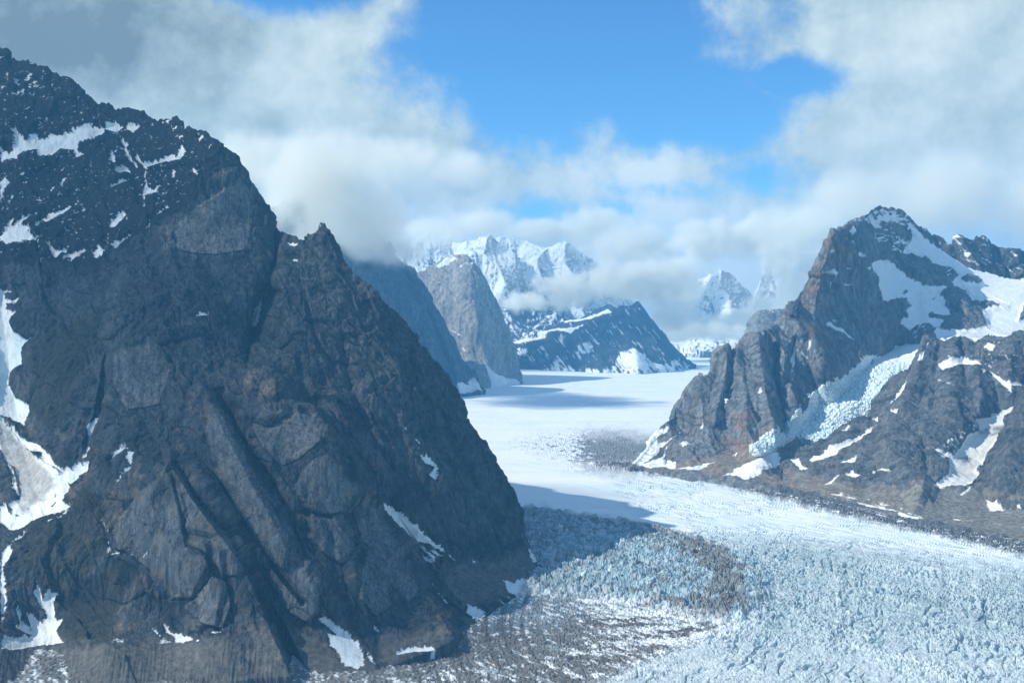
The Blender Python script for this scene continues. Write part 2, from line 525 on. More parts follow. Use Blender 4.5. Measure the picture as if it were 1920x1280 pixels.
M1_BASE = [(-460, 1305), (0, 1300), (200, 1296), (380, 1286), (480, 1270), (560, 1266), (640, 1268), (700, 1262), (760, 1240), (830, 1212), (880, 1178), (930, 1142), (975, 1115), (1020, 1098), (1032, 1093)]
_b = [(x, y, float(base_depth(y))) for x, y in M1_BASE]
M1_CTRL = _b + [(-460, -40, 6200), (-200, 10, 6050), (0, 98, 5800), (110, 145, 5640), (214, 212, 5460), (330, 222, 5260), (438, 292, 5060), (480, 365, 4980), (522, 436, 4860), (600, 421, 4800), (650, 495, 4660),
                (720, 570, 4530), (790, 652, 4520), (850, 732, 4480), (912, 842, 4400), (952, 905, 4330), (971, 970, 4220), (994, 1035, 4080),
                (100, 300, 5350), (0, 420, 5050), (220, 400, 5000), (380, 330, 4900), (420, 450, 4680), (300, 540, 4430), (120, 520, 4730), (-200, 500, 4900), (0, 620, 4480), (30, 760, 4200), (60, 900, 3800), (110, 960, 3560),
                (160, 700, 4130), (140, 820, 3920), (250, 620, 4200), (250, 760, 3880), (200, 860, 3700), (420, 560, 4330), (505, 540, 4450), (475, 640, 4230), (560, 600, 4270), (620, 700, 4080), (700, 780, 3960), (760, 720, 4170),
                (780, 850, 3940), (850, 930, 3930), (900, 1020, 3910), (720, 900, 3790), (690, 1000, 3560), (720, 960, 3680), (800, 1060, 3620), (860, 1100, 3620), (760, 1130, 3380),
                (480, 720, 3860), (400, 740, 3800), (520, 820, 3640), (560, 900, 3500), (620, 860, 3580), (640, 1000, 3400), (680, 1120, 3200), (600, 1100, 3180), (540, 1000, 3330), (500, 1080, 3210), (460, 960, 3340),
                (320, 880, 3500), (330, 980, 3330), (380, 1080, 3180), (280, 1060, 3270), (240, 960, 3480), (180, 1040, 3400), (120, 1080, 3380), (40, 1120, 3350), (60, 1190, 3240), (200, 1180, 3210), (260, 1130, 3260), (340, 1180, 3130), (440, 1170, 3080), (560, 1190, 3060), (660, 1210, 3040), (-300, 1000, 3800),
                (0, 1225, 2960), (200, 1218, 2950), (400, 1212, 2960), (0, 1255, 2870), (200, 1250, 2865), (380, 1248, 2880)]
M1_RIBS = [
    # (polyline, width left, width right, metres, power)
    ([(318, 872), (352, 884), (385, 925), (412, 965), (440, 1020), (470, 1085), (505, 1170), (530, 1230)], 150, 22, 110, 0.9),      # front slab, sharp right edge
    ([(318, 872), (285, 930), (245, 1020), (225, 1110)], 26, 90, 40, 1.0),
    ([(372, 738), (410, 775), (440, 830), (480, 890), (520, 960), (555, 1030), (590, 1100)], 70, 18, 90, 0.9),                      # second slab
    ([(492, 700), (520, 745), (470, 790), (500, 860), (540, 930), (575, 1000)], 40, 30, 22, 1.0),
    ([(545, 768), (590, 780), (612, 815), (640, 860), (690, 922), (725, 975), (762, 1030), (795, 1090), (822, 1150), (846, 1200)], 130, 22, 125, 0.9),  # big buttress, orange crest
    ([(640, 985), (655, 1060), (690, 1150)], 30, 16, 26, 1.0),
    ([(590, 940), (610, 1010), (600, 1080), (640, 1160)], 24, 14, 24, 1.0),
    ([(452, 700), (490, 690), (522, 720), (530, 742)], 34, 26, 40, 1.0),
    ([(240, 470), (225, 560), (215, 640), (215, 720), (205, 800), (215, 850)], 16, 120, 95, 1.0),                                   # wall edge above the left couloir
    ([(438, 300), (470, 370), (500, 430), (515, 480)], 120, 20, 40, 1.0),
    ([(515, 440), (512, 500), (495, 555), (478, 605), (462, 670)], 24, 22, -120, 1.0),                                              # gully left of the horn
    ([(525, 440), (540, 520), (520, 600), (560, 680)], 16, 60, 35, 1.0),
    ([(602, 421), (606, 470), (640, 560), (690, 660), (720, 760)], 60, 50, 30, 1.0),
    ([(700, 560), (720, 660), (770, 760), (800, 860), (840, 960)], 40, 40, 26, 1.0),
    ([(860, 760), (880, 860), (905, 960), (930, 1040)], 36, 40, 24, 1.0),
    ([(170, 780), (160, 830), (150, 870)], 20, 20, -40, 1.0),
    ([(0, 560), (20, 700), (45, 850), (70, 930)], 40, 50, -70, 0.8),
    ([(560, 745), (620, 800), (680, 880), (705, 940), (760, 1010), (830, 1070)], 20, 26, -50, 1.0),
    ([(330, 350), (300, 420), (260, 480)], 40, 40, -25, 1.0), ([(120, 200), (170, 270), (330, 330), (440, 330)], 60, 40, 25, 1.0), ([(40, 300), (130, 380), (220, 440)], 40, 40, 20, 1.0),
    ([(335, 868), (352, 890), (372, 925), (400, 962), (432, 1000), (462, 1045), (482, 1085), (502, 1130), (522, 1178), (545, 1225), (560, 1255)], 16, 15, -125, 0.8),
    ([(448, 968), (478, 1010), (505, 1045), (535, 1085), (570, 1128)], 10, 10, -70, 0.9), ([(412, 745), (440, 800), (475, 870), (520, 950), (548, 1000), (565, 1050)], 22, 20, -75, 0.9), ([(540, 780), (500, 800), (470, 790)], 12, 12, -40, 1.0),
    ([(215, 640), (200, 720), (188, 780), (168, 840)], 14, 14, -60, 0.9), ([(520, 470), (505, 560), (475, 620), (462, 690)], 12, 12, -70, 0.9), ([(700, 930), (735, 975), (770, 1020), (820, 1080)], 10, 14, -50, 0.9),
    ([(640, 640), (660, 740), (700, 830), (730, 880)], 14, 14, -34, 0.9), ([(760, 650), (790, 760), (830, 860), (870, 960)], 14, 14, -34, 0.9), ([(570, 560), (590, 640), (630, 700)], 10, 10, -30, 0.9), ([(820, 740), (850, 840), (900, 950), (940, 1040)], 12, 12, -30, 0.9),
    ([(350, 1000), (395, 1010), (398, 1060), (370, 1120)], 12, 12, -28, 1.0), ([(345, 930), (352, 965), (345, 990)], 8, 8, -14, 1.0), ([(420, 1040), (428, 1100), (410, 1180)], 10, 12, -22, 1.0),
    ([(560, 960), (590, 962), (615, 985), (622, 1010)], 14, 12, -24, 1.0), ([(655, 960), (665, 1000), (640, 1060), (650, 1110)], 10, 12, -26, 1.0), ([(545, 870), (575, 905), (580, 950)], 12, 12, -20, 1.0),
]
M1_SNOW = [
    Z('A', 150, 920, 200, 930, 230, 1010, 290, 1060, 420, 970, 450, 1050, 550, 1040, 590, 990, 720, 1000, 750, 960, 840, 970, 810, 900, 870, 930, 960, 890, 1080, 900, 1150, 930, 1260, 910, 1330, 860, 1410, 900, 1340, 960,
      1150, 1000, 1040, 1040, 920, 1080, 890, 1170, 970, 1220, 880, 1250, 850, 1180, 700, 1160, 600, 1240, 440, 1260, 420, 1180, 290, 1200, 200, 1260, 0, 1290, 0, 1130, 100, 1210, 180, 1100),
    Z('B', 0, 180, 80, 140, 150, 180, 240, 150, 300, 170, 240, 240, 160, 190, 90, 240, 0, 225), Z('B', 130, 270, 200, 340, 190, 390, 280, 530, 270, 545, 150, 385),
    Z('B', 240, 385, 300, 460, 345, 505, 480, 470, 560, 400, 600, 430, 640, 320, 680, 380, 640, 470, 530, 480, 350, 545, 345, 600, 365, 690, 400, 710, 460, 670, 430, 740, 340, 770, 325, 870, 320, 750, 345, 700, 335, 540, 290, 490),
    Z('B', 95, 565, 150, 530, 215, 545, 225, 580, 140, 595), Z('B', 60, 700, 150, 645, 220, 620, 220, 655, 80, 715), Z('B', 45, 410, 100, 440, 100, 500, 50, 480),
    Z('B', 25, 1010, 90, 950, 150, 905, 185, 935, 130, 990, 45, 1070), Z('B', 50, 1270, 95, 1190, 235, 1120, 220, 1160, 120, 1230), Z('B', 415, 935, 530, 860, 540, 875, 440, 935), Z('B', 320, 1060, 395, 1025, 380, 1045),
    Z('B', 735, 520, 780, 560, 770, 585, 740, 560), Z('B', 575, 540, 600, 560, 580, 620), Z('B', 770, 290, 800, 255, 840, 285, 800, 320), Z('B', 475, 135, 590, 95, 500, 145), Z('B', 560, 190, 600, 165, 620, 205), Z('B', 600, 255, 660, 240, 620, 280), Z('B', 375, 165, 395, 130, 405, 170), Z('B', 550, 680, 620, 640, 590, 665),
    Z('C', 0, 850, 90, 730, 150, 640, 130, 740, 250, 650, 330, 655, 200, 740, 300, 740, 300, 790, 360, 760, 520, 620, 660, 580, 795, 515, 680, 600, 540, 680, 400, 785, 320, 800, 350, 880, 430, 850, 440, 890, 330, 945, 230, 900, 60, 935, 0, 905),
    Z('C', 0, 270, 60, 240, 110, 290, 40, 380, 10, 490, 0, 490), Z('C', 40, 525, 120, 430, 150, 440, 90, 500), Z('C', 520, 950, 560, 1010, 640, 1010, 710, 980, 700, 1040, 600, 1110, 550, 1090), Z('C', 670, 1135, 740, 1040, 930, 990, 800, 1080, 740, 1140, 740, 1090),
    Z('C', 980, 1020, 1050, 950, 1060, 1000, 1090, 1010, 1070, 1080, 1100, 1130, 1050, 1060, 970, 1100), Z('C', 640, 345, 650, 260, 710, 205, 680, 290), Z('C', 515, 375, 560, 330, 580, 350, 540, 380), Z('C', 370, 495, 420, 460, 465, 495),
    Z('C', 820, 615, 880, 575, 900, 590), Z('C', 200, 225, 260, 190, 265, 205, 220, 230), Z('C', 420, 1110, 500, 1095, 540, 1115, 440, 1118), Z('C', 600, 80, 660, 20, 670, 30), Z('C', 880, 215, 940, 150, 940, 165), Z('C', 770, 200, 820, 180, 820, 190), Z('C', 1170, 60, 1210, 10, 1240, 100, 1210, 115),
    Z('C', 1115, 940, 1125, 850, 1145, 830, 1135, 935), Z('C', 700, 800, 750, 795, 720, 822),
    # hanging snow and couloir at the left edge
    Z('D', -40, 90, 0, 90, 110, 125, 40, 130, 60, 190, 170, 165, 130, 210, 55, 215, 55, 260, 170, 295, 90, 370, 130, 440, 200, 495, 280, 500, 220, 570, 190, 690, 90, 775, 75, 860, 130, 960, 240, 1020, 250, 1070, 190, 1180, 0, 1120, -60, 1100),
    Z('E', 0, 30, 60, 80, 180, 180, 320, 235, 390, 280, 440, 370, 500, 430, 550, 440, 630, 410, 740, 375, 720, 450, 560, 570, 500, 680, 580, 715, 420, 790, 290, 840, 200, 900, 90, 935, 40, 890, 0, 850, 0, 735, 60, 720, 100, 800, 250, 760, 430, 700, 440, 600, 380, 550, 470, 560, 440, 480, 500, 470, 470, 430, 360, 370, 340, 300, 250, 290, 160, 220, 70, 120, 0, 90),
    Z('E', -150, 30, 0, 20, 60, 80, 160, 200, 250, 280, 330, 340, 470, 430, 500, 480, 480, 570, 440, 640, 430, 720, 250, 780, 100, 810, 90, 740, 170, 640, 150, 560, 110, 420, 60, 390, 0, 280, -150, 200),
    Z('E', 60, 400, 100, 430, 155, 630, 140, 640, 85, 560, 110, 520), Z('E', 905, 355, 950, 260, 1010, 230, 1035, 260, 960, 310), Z('E', 930, 585, 980, 480, 1040, 400, 1010, 310, 1085, 265, 1050, 410, 1000, 460), Z('E', 690, 90, 790, 0, 800, 0, 720, 210), Z('E', 685, 350, 700, 270, 735, 265, 715, 340),
    Z('E', 820, 830, 850, 900, 890, 930, 870, 1010, 890, 1050, 880, 1090, 1025, 1070, 890, 1120, 855, 1090, 870, 1000, 870, 930), Z('E', 1025, 1115, 1070, 1080, 1060, 1110), Z('E', 1150, 1135, 1190, 1085, 1170, 1120), Z('E', 380, 855, 580, 715, 480, 800),
    Z('E', 80, 1020, 240, 945, 160, 1010), Z('E', 0, 1150, 60, 1040, 115, 1070, 80, 1150, 30, 1220, 40, 1290, 0, 1400), Z('F', 0, 60, 90, 0, 30, 100, 50, 320, 20, 500, 0, 570), Z('F', 0, 740, 20, 650, 140, 650, 230, 640, 110, 580, 140, 560, 110, 430, 130, 420, 180, 560, 240, 600, 200, 480, 220, 460, 330, 540, 370, 480, 300, 370, 275, 310, 300, 205, 330, 290, 340, 350, 400, 250, 420, 300, 470, 280, 430, 400, 440, 500, 495, 520, 450, 610, 500, 690, 270, 730, 100, 755),
    Z('F', 1180, 570, 1260, 640, 1350, 680, 1250, 695, 1260, 660), Z('F', 1285, 550, 1350, 610, 1480, 640, 1560, 680, 1370, 690, 1360, 640, 1290, 610), Z('F', 870, 692, 960, 670, 1010, 688), Z('F', 1640, 650, 1690, 600, 1760, 610, 1680, 640),
    # right-hand face
    Z('L', 365, 400, 480, 455, 590, 550, 750, 690, 640, 620, 530, 590, 450, 510), Z('L', 570, 655, 660, 690, 600, 705), Z('L', 632, 815, 720, 910, 690, 890), Z('L', 570, 190, 625, 185, 665, 250, 655, 325, 615, 290, 640, 255, 600, 235), Z('L', 490, 60, 580, 125, 540, 105), Z('L', 525, 275, 545, 295, 530, 290), Z('L', 820, 690, 845, 705, 830, 712),
    Z('L', 80, 965, 130, 955, 240, 1050, 310, 1130, 320, 1210, 220, 1200, 180, 1130, 150, 1100, 140, 1050, 180, 1050), Z('L', 350, 995, 375, 1000, 385, 1045, 355, 1030), Z('L', 315, 1130, 350, 1160, 370, 1195, 340, 1180), Z('L', 470, 1150, 500, 1120, 640, 1105, 660, 1130, 560, 1140),
    Z('L', 1090, 635, 1180, 690, 1185, 735, 1120, 700), Z('L', 975, 785, 1040, 800, 1070, 770, 1190, 840, 1050, 870, 1010, 850), Z('L', 810, 915, 900, 940, 870, 985, 800, 950),
    Z('P', 80, 150, 115, 150, 110, 163, 85, 163), Z('P', 88, 215, 118, 213, 100, 224), Z('X', 470, 610, 486, 562, 492, 566, 482, 612), Z('X', 355, 602, 375, 588, 402, 590, 372, 596), Z('P', 195, 82, 208, 88, 200, 98),
]
M1_DARK = [Z('X', -500, 300, -480, -80, -60, 40, 0, 80, 130, 130, 210, 200, 340, 210, 450, 290, 452, 322, 400, 328, 378, 362, 340, 400, 290, 430, 240, 470, 185, 505, 90, 500, -60, 490, -500, 500)]
M1_DIRT = [Z('E', -100, 60, 20, 60, 180, 230, 350, 390, 470, 540, 330, 680, 150, 800, 80, 800, 170, 640, 120, 420, 0, 250)]
M1_BROWN = [Z('E', 730, 300, 880, 250, 800, 440, 600, 690, 440, 740, 560, 620, 700, 480), Z('N', 160, 960, 420, 580, 500, 480, 540, 500, 420, 760, 250, 980), Z('F', 900, 560, 1000, 250, 1180, 100, 1300, 120, 1150, 250, 1000, 430, 960, 600), Z('N', 890, 210, 930, 110, 990, 100, 1050, 200, 960, 240),
            Z('N', 700, 210, 790, 190, 780, 290, 720, 290), Z('L', 325, 360, 360, 380, 480, 530, 570, 660, 600, 760, 540, 680, 420, 480), Z('L', 60, 760, 130, 820, 180, 960, 130, 940), Z('L', 620, 980, 700, 930, 790, 1040, 700, 1070, 640, 1040)]
M1_TALUS = [Z('L', 640, 700, 900, 720, 1090, 640, 1190, 760, 1180, 860, 990, 860, 820, 940, 700, 860), Z('L', 380, 1090, 620, 1020, 700, 1070, 640, 1110, 480, 1130, 440, 1190, 360, 1190), Z('X', -500, 1190, 120, 1216, 250, 1206, 440, 1200, 470, 1290, -500, 1290), Z('X', 470, 1180, 560, 1170, 640, 1230, 700, 1240, 700, 1290, 460, 1290)]
M1_SCRUB = [Z('N', 230, 1060, 300, 960, 380, 860, 540, 790, 450, 960, 430, 1130, 260, 1140), Z('N', 60, 720, 340, 560, 420, 620, 380, 820, 250, 960, 130, 900), Z('D', 300, 550, 700, 300, 800, 500, 500, 1200, 250, 1100), Z('X', 20, 1060, 110, 960, 210, 1000, 130, 1110)]
M1_PALE = [Z('N', 945, 320, 1000, 240, 1080, 260, 1180, 290, 1215, 350, 1120, 440, 1000, 420), Z('B', 850, 570, 1130, 550, 1250, 760, 1280, 1000, 1100, 1280, 480, 1280, 500, 1080, 740, 900, 830, 820, 1060, 700), Z('N', 600, 470, 700, 480, 820, 640, 880, 760, 700, 760, 620, 620), Z('N', 820, 480, 880, 420, 1000, 640, 1060, 780, 960, 760)]


M1_SLAB = [Z('N', 640, 470, 700, 490, 760, 560, 830, 650, 870, 760, 900, 840, 890, 880, 830, 870, 780, 800, 720, 770, 690, 650, 660, 560), Z('N', 520, 560, 640, 490, 676, 640, 700, 768, 770, 805, 790, 880, 740, 960, 640, 960, 560, 860, 470, 790, 430, 720),
           Z('N', 800, 230, 860, 330, 940, 480, 1020, 640, 1080, 720, 1070, 860, 1000, 800, 930, 690, 850, 560, 810, 440, 780, 330), Z('N', 945, 310, 990, 250, 1060, 262, 1150, 275, 1210, 330, 1200, 380, 1130, 440, 1060, 470, 990, 400),
           Z('N', 1100, 560, 1150, 470, 1230, 420, 1280, 470, 1330, 560, 1290, 640, 1240, 650, 1170, 640), Z('N', 1150, 655, 1260, 660, 1330, 760, 1290, 840, 1220, 800, 1160, 740), Z('L', 250, 460, 320, 380, 400, 520, 520, 700, 570, 860, 520, 900, 440, 820, 380, 700, 300, 600),
           Z('B', 600, 1040, 740, 900, 860, 800, 1000, 720, 1120, 600, 1200, 700, 1250, 1000, 1200, 1240, 960, 1280, 760, 1270, 620, 1240), Z('N', 700, 1000, 780, 900, 800, 880, 850, 900, 870, 980, 840, 1080, 760, 1060), Z('N', 440, 40, 560, 20, 640, 120, 600, 240, 480, 260, 430, 160),
           Z('N', 1000, 880, 1080, 760, 1150, 860, 1200, 980, 1160, 1060, 1080, 1010), Z('L', 330, 640, 400, 720, 440, 840, 420, 930, 360, 960, 300, 880, 290, 760)]


def m1_relief(px, py):
    """slabs standing proud of the wall with clean broken edges, and rills in the moraine at its foot"""
    r = 6 * fbm(px / 6.0 + py / 60, py / 70, px * 0 + 26, 3, 0.6) * sstep(py, 1195, 1215) * sstep(px, 620, 480)
    j = 2.2 * fbm(px / 9, py / 9, px * 0 + 71, 3, 0.6)
    for i, p in enumerate(M1_SLAB):
        r = r + (16 + 9 * ((i * 7) % 3)) * sstep(poly_sdf(px, py, p) + j, -1.0, 3.5)
    return r


def col_m1(c):
    col = rock(c, 0.12, 0.6) * np.array((0.52, 0.56, 0.60), np.float32)  # cool tint puts the blue veil of haze into the rock colour
    st = fbm(c.px / 3.2 + .02 * c.py, c.py / 55, c.px * 0 + 6, 4, 0.6); st2 = fbm(c.px / 12, c.py / 120, c.px * 0 + 16, 3, 0.5)
    sl = zone(c, M1_SLAB, 5, 5)
    slab = mixrgb(np.broadcast_to(np.array((0.115, 0.118, 0.12), np.float32), col.shape), (0.055, 0.059, 0.064), sstep(st + .6 * st2, -0.25, 0.35))
    slab = mixrgb(slab, (0.05, 0.052, 0.055), .6 * c.crack)
    col = mixrgb(col, slab * 1.5, 0.85 * sl)
    col = col * (1 + .35 * st[..., None])
    col = mixrgb(col, (0.215, 0.20, 0.175), 0.75 * zone(c, M1_PALE, 20, 16) * sstep(st + .7 * st2 + .3 * c.flute, -0.15, 0.35))
    n = fbm(c.px / 40, c.py / 40, c.px * 0, 5, 0.6)
    col = mixrgb(col, (0.21, 0.165, 0.12), 0.75 * zone(c, M1_BROWN, 14, 14) * sstep(n + c.blk * .6, -0.3, 0.3))
    low = sstep(c.py, 560, 900) * sstep(c.px, 900, 600)
    col = mixrgb(col, (0.18, 0.148, 0.11), 0.6 * low * sstep(n + .8 * fbm(c.px / 14, c.py / 20, c.px * 0 + 44, 4, .6), 0.05, 0.55))
    # fine dark cracks and overhang stains, mostly down the fall line
    ck = np.abs(fbm(c.px / 16 + .6 * fbm(c.px / 40, c.py / 40, c.px * 0 + 52, 3), c.py / 75, c.px * 0 + 48, 4, 0.55))
    ck2 = np.abs(fbm(c.px / 34 + c.py / 60, c.py / 34 - c.px / 60, c.px * 0 + 49, 4, 0.55))
    col = mixrgb(col, (0.018, 0.020, 0.023), 0.8 * np.maximum(sstep(ck, 0.035, 0.0), .9 * sstep(ck2, 0.022, 0.0)))
    dk = fbm(c.px / 70, c.py / 90, c.px * 0 + 50, 5, 0.6)
    col = col * (1 - 0.45 * sstep(dk, 0.0, 0.35))[..., None]
    col = mixrgb(col, SCRUB, 0.75 * zone(c, M1_SCRUB, 24, 14))
    col = mixrgb(col, np.array(SCHIST) * 1.0, 0.96 * zone(c, M1_DARK, 8, 7))
    rill = fbm(c.px / 5.0 + c.py / 60, c.py / 40, c.px * 0 + 26, 4, 0.62)
    tal = zone(c, M1_TALUS, 18, 26)
    col = mixrgb(col, np.broadcast_to(np.array((0.125, 0.118, 0.105), np.float32), col.shape) * (1 + 0.45 * rill[..., None]), 0.8 * tal)
    s = np.maximum(snowmask(c, M1_SNOW, 6.5, grow=-0.8), mottle(c, M1_DARK, 0.29, 10, 2.6, -0.6, k=13))
    s = np.maximum(s, mottle(c, [Z('A', 0, 120, 200, 190, 420, 240, 620, 330, 760, 360, 700, 500, 480, 650, 200, 680, 0, 640)], 0.10, 16, 6, -0.5))
    s = np.maximum(s, mottle(c, M1_DARK, 0.42, 16, 5, -0.6, k=3))
    s = np.maximum(s, mottle(c, [Z('L', 365, 400, 560, 510, 770, 690, 640, 700, 700, 800, 560, 660)], 0.05, 30, 4, 0.7, edge=12, k=5))
    s = np.maximum(s, mottle(c, [Z('L', 640, 800, 760, 950, 900, 900, 1000, 840, 1180, 760, 1190, 860, 900, 960, 760, 990)], 0.12, 22, 4, 0.5, edge=14, k=6))
    s = np.maximum(s, mottle(c, [Z('A', 0, 600, 300, 780, 200, 1000, 0, 1100)], 0.2, 14, 5, -0.5, k=7))
    sn = np.empty_like(col); sn[:] = (0.76, 0.79, 0.80)
    dn = fbm(c.px / 9, c.py / 22, c.px * 0 + 63, 5, 0.62)
    sn = mixrgb(sn, (0.42, 0.43, 0.43), 0.7 * sstep(dn, -0.05, 0.45))
    streak = fbm(c.px / 10 - c.py / 60, c.py / 50, c.px * 0 + 1, 4)
    sn = mixrgb(sn, ICE, 0.55 * zone(c, [Z('D', -40, 90, 120, 400, 280, 500, 90, 775, 240, 1020, 0, 1200)], 20) * sstep(streak, -.3, .4))
    sn = mixrgb(sn, (0.36, 0.335, 0.31), 0.85 * zone(c, M1_DIRT, 14, 14) * sstep(n, -0.5, 0.1))
    return mixrgb(col, sn, s)


def _soft1(c):
    z = np.maximum(snowmask(c, M1_SNOW, 1.0, 8), np.maximum(zone(c, M1_DIRT, 20), 0.75 * zone(c, M1_TALUS, 25)))
    z = np.maximum(z, 0.85 * zone(c, M1_SLAB, 8))
    return (1 - 0.8 * z) * np.clip(0.35 + (c.P[..., 2]) / 250.0, 0.35, 1.0)


col_m1.soft = _soft1
if BUILD('m1'):
    m1 = mountain('mountain', M1_TOP, M1_BASE, M1_CTRL, DU * 1.25, DU * 1.2, MAT_NEAR, col_m1, M1_RIBS, L=170, amp=30, back=0.8, top_jag=5.0, seed=3.1,
                  relief=m1_relief)
    tag(m1, 'huge dark granite wall filling the left side, snow streaks below its summit and a stone horn on its ridge', 'mountain', kind='structure')

# ---------------------------------------------------------------- second wall, blue in the haze, its top lost in cloud
M2_TOP = [(500, 400), (560, 372), (610, 368), (650, 385), (690, 420), (718, 455), (742, 488), (760, 500), (773, 506), (786, 527), (798, 545), (807, 560), (818, 585), (827, 600), (840, 625), (850, 642), (861, 667), (872, 683), (882, 698), (890, 715), (897, 727), (903, 737)]
M2_BASE = [(500, 760), (800, 752), (860, 744), (890, 740), (903, 739)]
M2_CTRL = [(x, y, float(base_depth(y))) for x, y in M2_BASE] + [(500, 400, 12200), (610, 368, 12150), (690, 420, 12000), (740, 490, 11900), (807, 560, 11800), (861, 667, 11650), (600, 400, 11600), (700, 550, 11300), (780, 650, 11200), (830, 700, 11250), (650, 700, 11000)]
M2_RIBS = [([(700, 420), (740, 520), (790, 600), (830, 700)], 40, 18, 160, 1.0), ([(773, 506), (800, 570), (840, 650), (870, 720)], 24, 18, 160, 1.0), ([(660, 420), (700, 520), (760, 640), (790, 740)], 40, 24, 120, 1.0),
           ([(760, 520), (810, 600), (840, 680), (850, 735)], 10, 10, -90, 1.0)]


def col_m2(c):
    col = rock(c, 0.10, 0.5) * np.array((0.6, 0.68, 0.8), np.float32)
    s = snowmask(c, [Z('P', 690, 480, 720, 500, 760, 570, 740, 560, 700, 510), Z('P', 715, 680, 730, 670, 760, 690, 800, 710, 800, 716, 700, 716), Z('P', 750, 680, 756, 660, 790, 700, 775, 712)], 2.5)
    s = np.maximum(s, mottle(c, [Z('X', 640, 400, 770, 490, 840, 610, 760, 700, 640, 560)], 0.52, 5, 10))
    return mixrgb(col, SNOW, s)


if BUILD('m2'):
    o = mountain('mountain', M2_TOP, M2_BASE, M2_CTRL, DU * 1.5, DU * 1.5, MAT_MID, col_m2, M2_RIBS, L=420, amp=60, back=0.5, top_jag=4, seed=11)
    tag(o, 'steep blue hazy rock wall behind the dark left wall, its top lost in cloud', 'mountain', kind='structure')

# ---------------------------------------------------------------- third wall, pale rounded granite face
M3_TOP = [(740, 540), (775, 520), (800, 508), (815, 500), (828, 490), (845, 484), (862, 480), (876, 483), (888, 496), (898, 509), (908, 525), (919, 547), (930, 572), (938, 588), (948, 614), (957, 637), (963, 662), (969, 685), (973, 705), (974, 718)]
M3_BASE = [(740, 745), (830, 738), (870, 733), (905, 727), (940, 722), (974, 720)]
M3_CTRL = [(x, y, float(base_depth(y))) for x, y in M3_BASE] + [(740, 540, 13600), (815, 500, 13900), (870, 480, 13950), (919, 547, 13600), (948, 614, 13400), (968, 685, 13150), (850, 560, 13250), (900, 620, 12950), (870, 680, 12750), (935, 680, 12900), (790, 600, 13300), (800, 680, 12800)]
M3_RIBS = [([(880, 500), (885, 560), (900, 640), (925, 715)], 50, 26, 150, 1.0), ([(850, 490), (848, 560), (860, 640), (885, 720)], 20, 20, -60, 1.0), ([(850, 630), (870, 660), (885, 720)], 14, 20, 120, 1.0), ([(910, 540), (935, 620), (950, 700)], 14, 14, -40, 1.0)]


def col_m3(c):
    col = rock(c, 0.45, 0.4) * 1.5
    st = fbm(c.px / 4.5, c.py / 70, c.px * 0 + 6, 4, 0.6)
    col = mixrgb(col, np.broadcast_to(np.array((0.36, 0.33, 0.29), np.float32), col.shape) * (1 + .5 * st[..., None]), 0.6 * sstep(st + .5 * c.flute, -.3, .3))
    s = mottle(c, [Z('K', 170, 290, 240, 240, 300, 235, 350, 270, 400, 330, 340, 320, 300, 300, 220, 300)], 0.08, 12, 5, 0.3, edge=8)
    s = np.maximum(s, snowmask(c, [Z('K', 400, 720, 440, 770, 520, 800, 570, 815, 500, 830, 420, 830), Z('K', 186, 296, 240, 258, 280, 262, 240, 280, 200, 300), Z('K', 265, 580, 310, 605, 270, 590), Z('K', 310, 650, 330, 680, 315, 670), Z('K', 420, 740, 460, 790, 440, 800)], 2.0))
    return mixrgb(col, SNOW, s)


if BUILD('m3'):
    o = mountain('mountain', M3_TOP, M3_BASE, M3_CTRL, DU * 1.4, DU * 1.4, MAT_MID, col_m3, M3_RIBS, L=500, amp=45, back=0.5, top_jag=4, seed=21, fine=1.3)
    tag(o, 'rounded pale granite face with a thin snow cap rising straight from the glacier', 'mountain', kind='structure')

# ---------------------------------------------------------------- low twin-topped mountain in the middle of the valley
M4_TOP = [(925, 668), (945, 655), (962, 643), (975, 640), (990, 637), (1007, 635), (1020, 628), (1032, 622), (1045, 612), (1057, 605), (1075, 601), (1094, 595), (1107, 588), (1115, 583), (1128, 576), (1138, 569), (1143, 569), (1150, 577), (1157, 577), (1163, 574), (1178, 572),
          (1190, 570), (1195, 568), (1202, 575), (1210, 587), (1219, 600), (1230, 611), (1240, 622), (1250, 635), (1261, 648), (1275, 663), (1290, 679), (1300, 688)]
M4_BASE = [(925, 690), (980, 692), (1040, 694), (1100, 697), (1160, 699), (1220, 699), (1260, 695), (1300, 690)]
M4_CTRL = [(x, y, float(base_depth(y))) for x, y in M4_BASE] + [(925, 668, 15900), (962, 643, 16400), (1032, 622, 16800), (1094, 595, 17000), (1140, 569, 16900), (1195, 568, 16600), (1240, 622, 16100), (1275, 663, 15700), (1100, 660, 15500), (1200, 650, 15300), (1150, 620, 15900), (1000, 670, 15700), (1050, 660, 15800)]
M4_RIBS = [([(1140, 569), (1125, 600), (1060, 630), (1000, 650)], 30, 30, 220, 1.0), ([(1195, 568), (1205, 610), (1235, 660), (1260, 692)], 30, 24, 220, 1.0), ([(1165, 575), (1170, 620), (1190, 660), (1195, 692)], 24, 20, 160, 1.0), ([(1110, 600), (1120, 640), (1130, 690)], 20, 20, 120, 1.0), ([(1040, 640), (1050, 665), (1060, 692)], 20, 20, 140, 1.0), ([(990, 650), (1010, 670), (1035, 692)], 16, 16, 120, 1.0)]


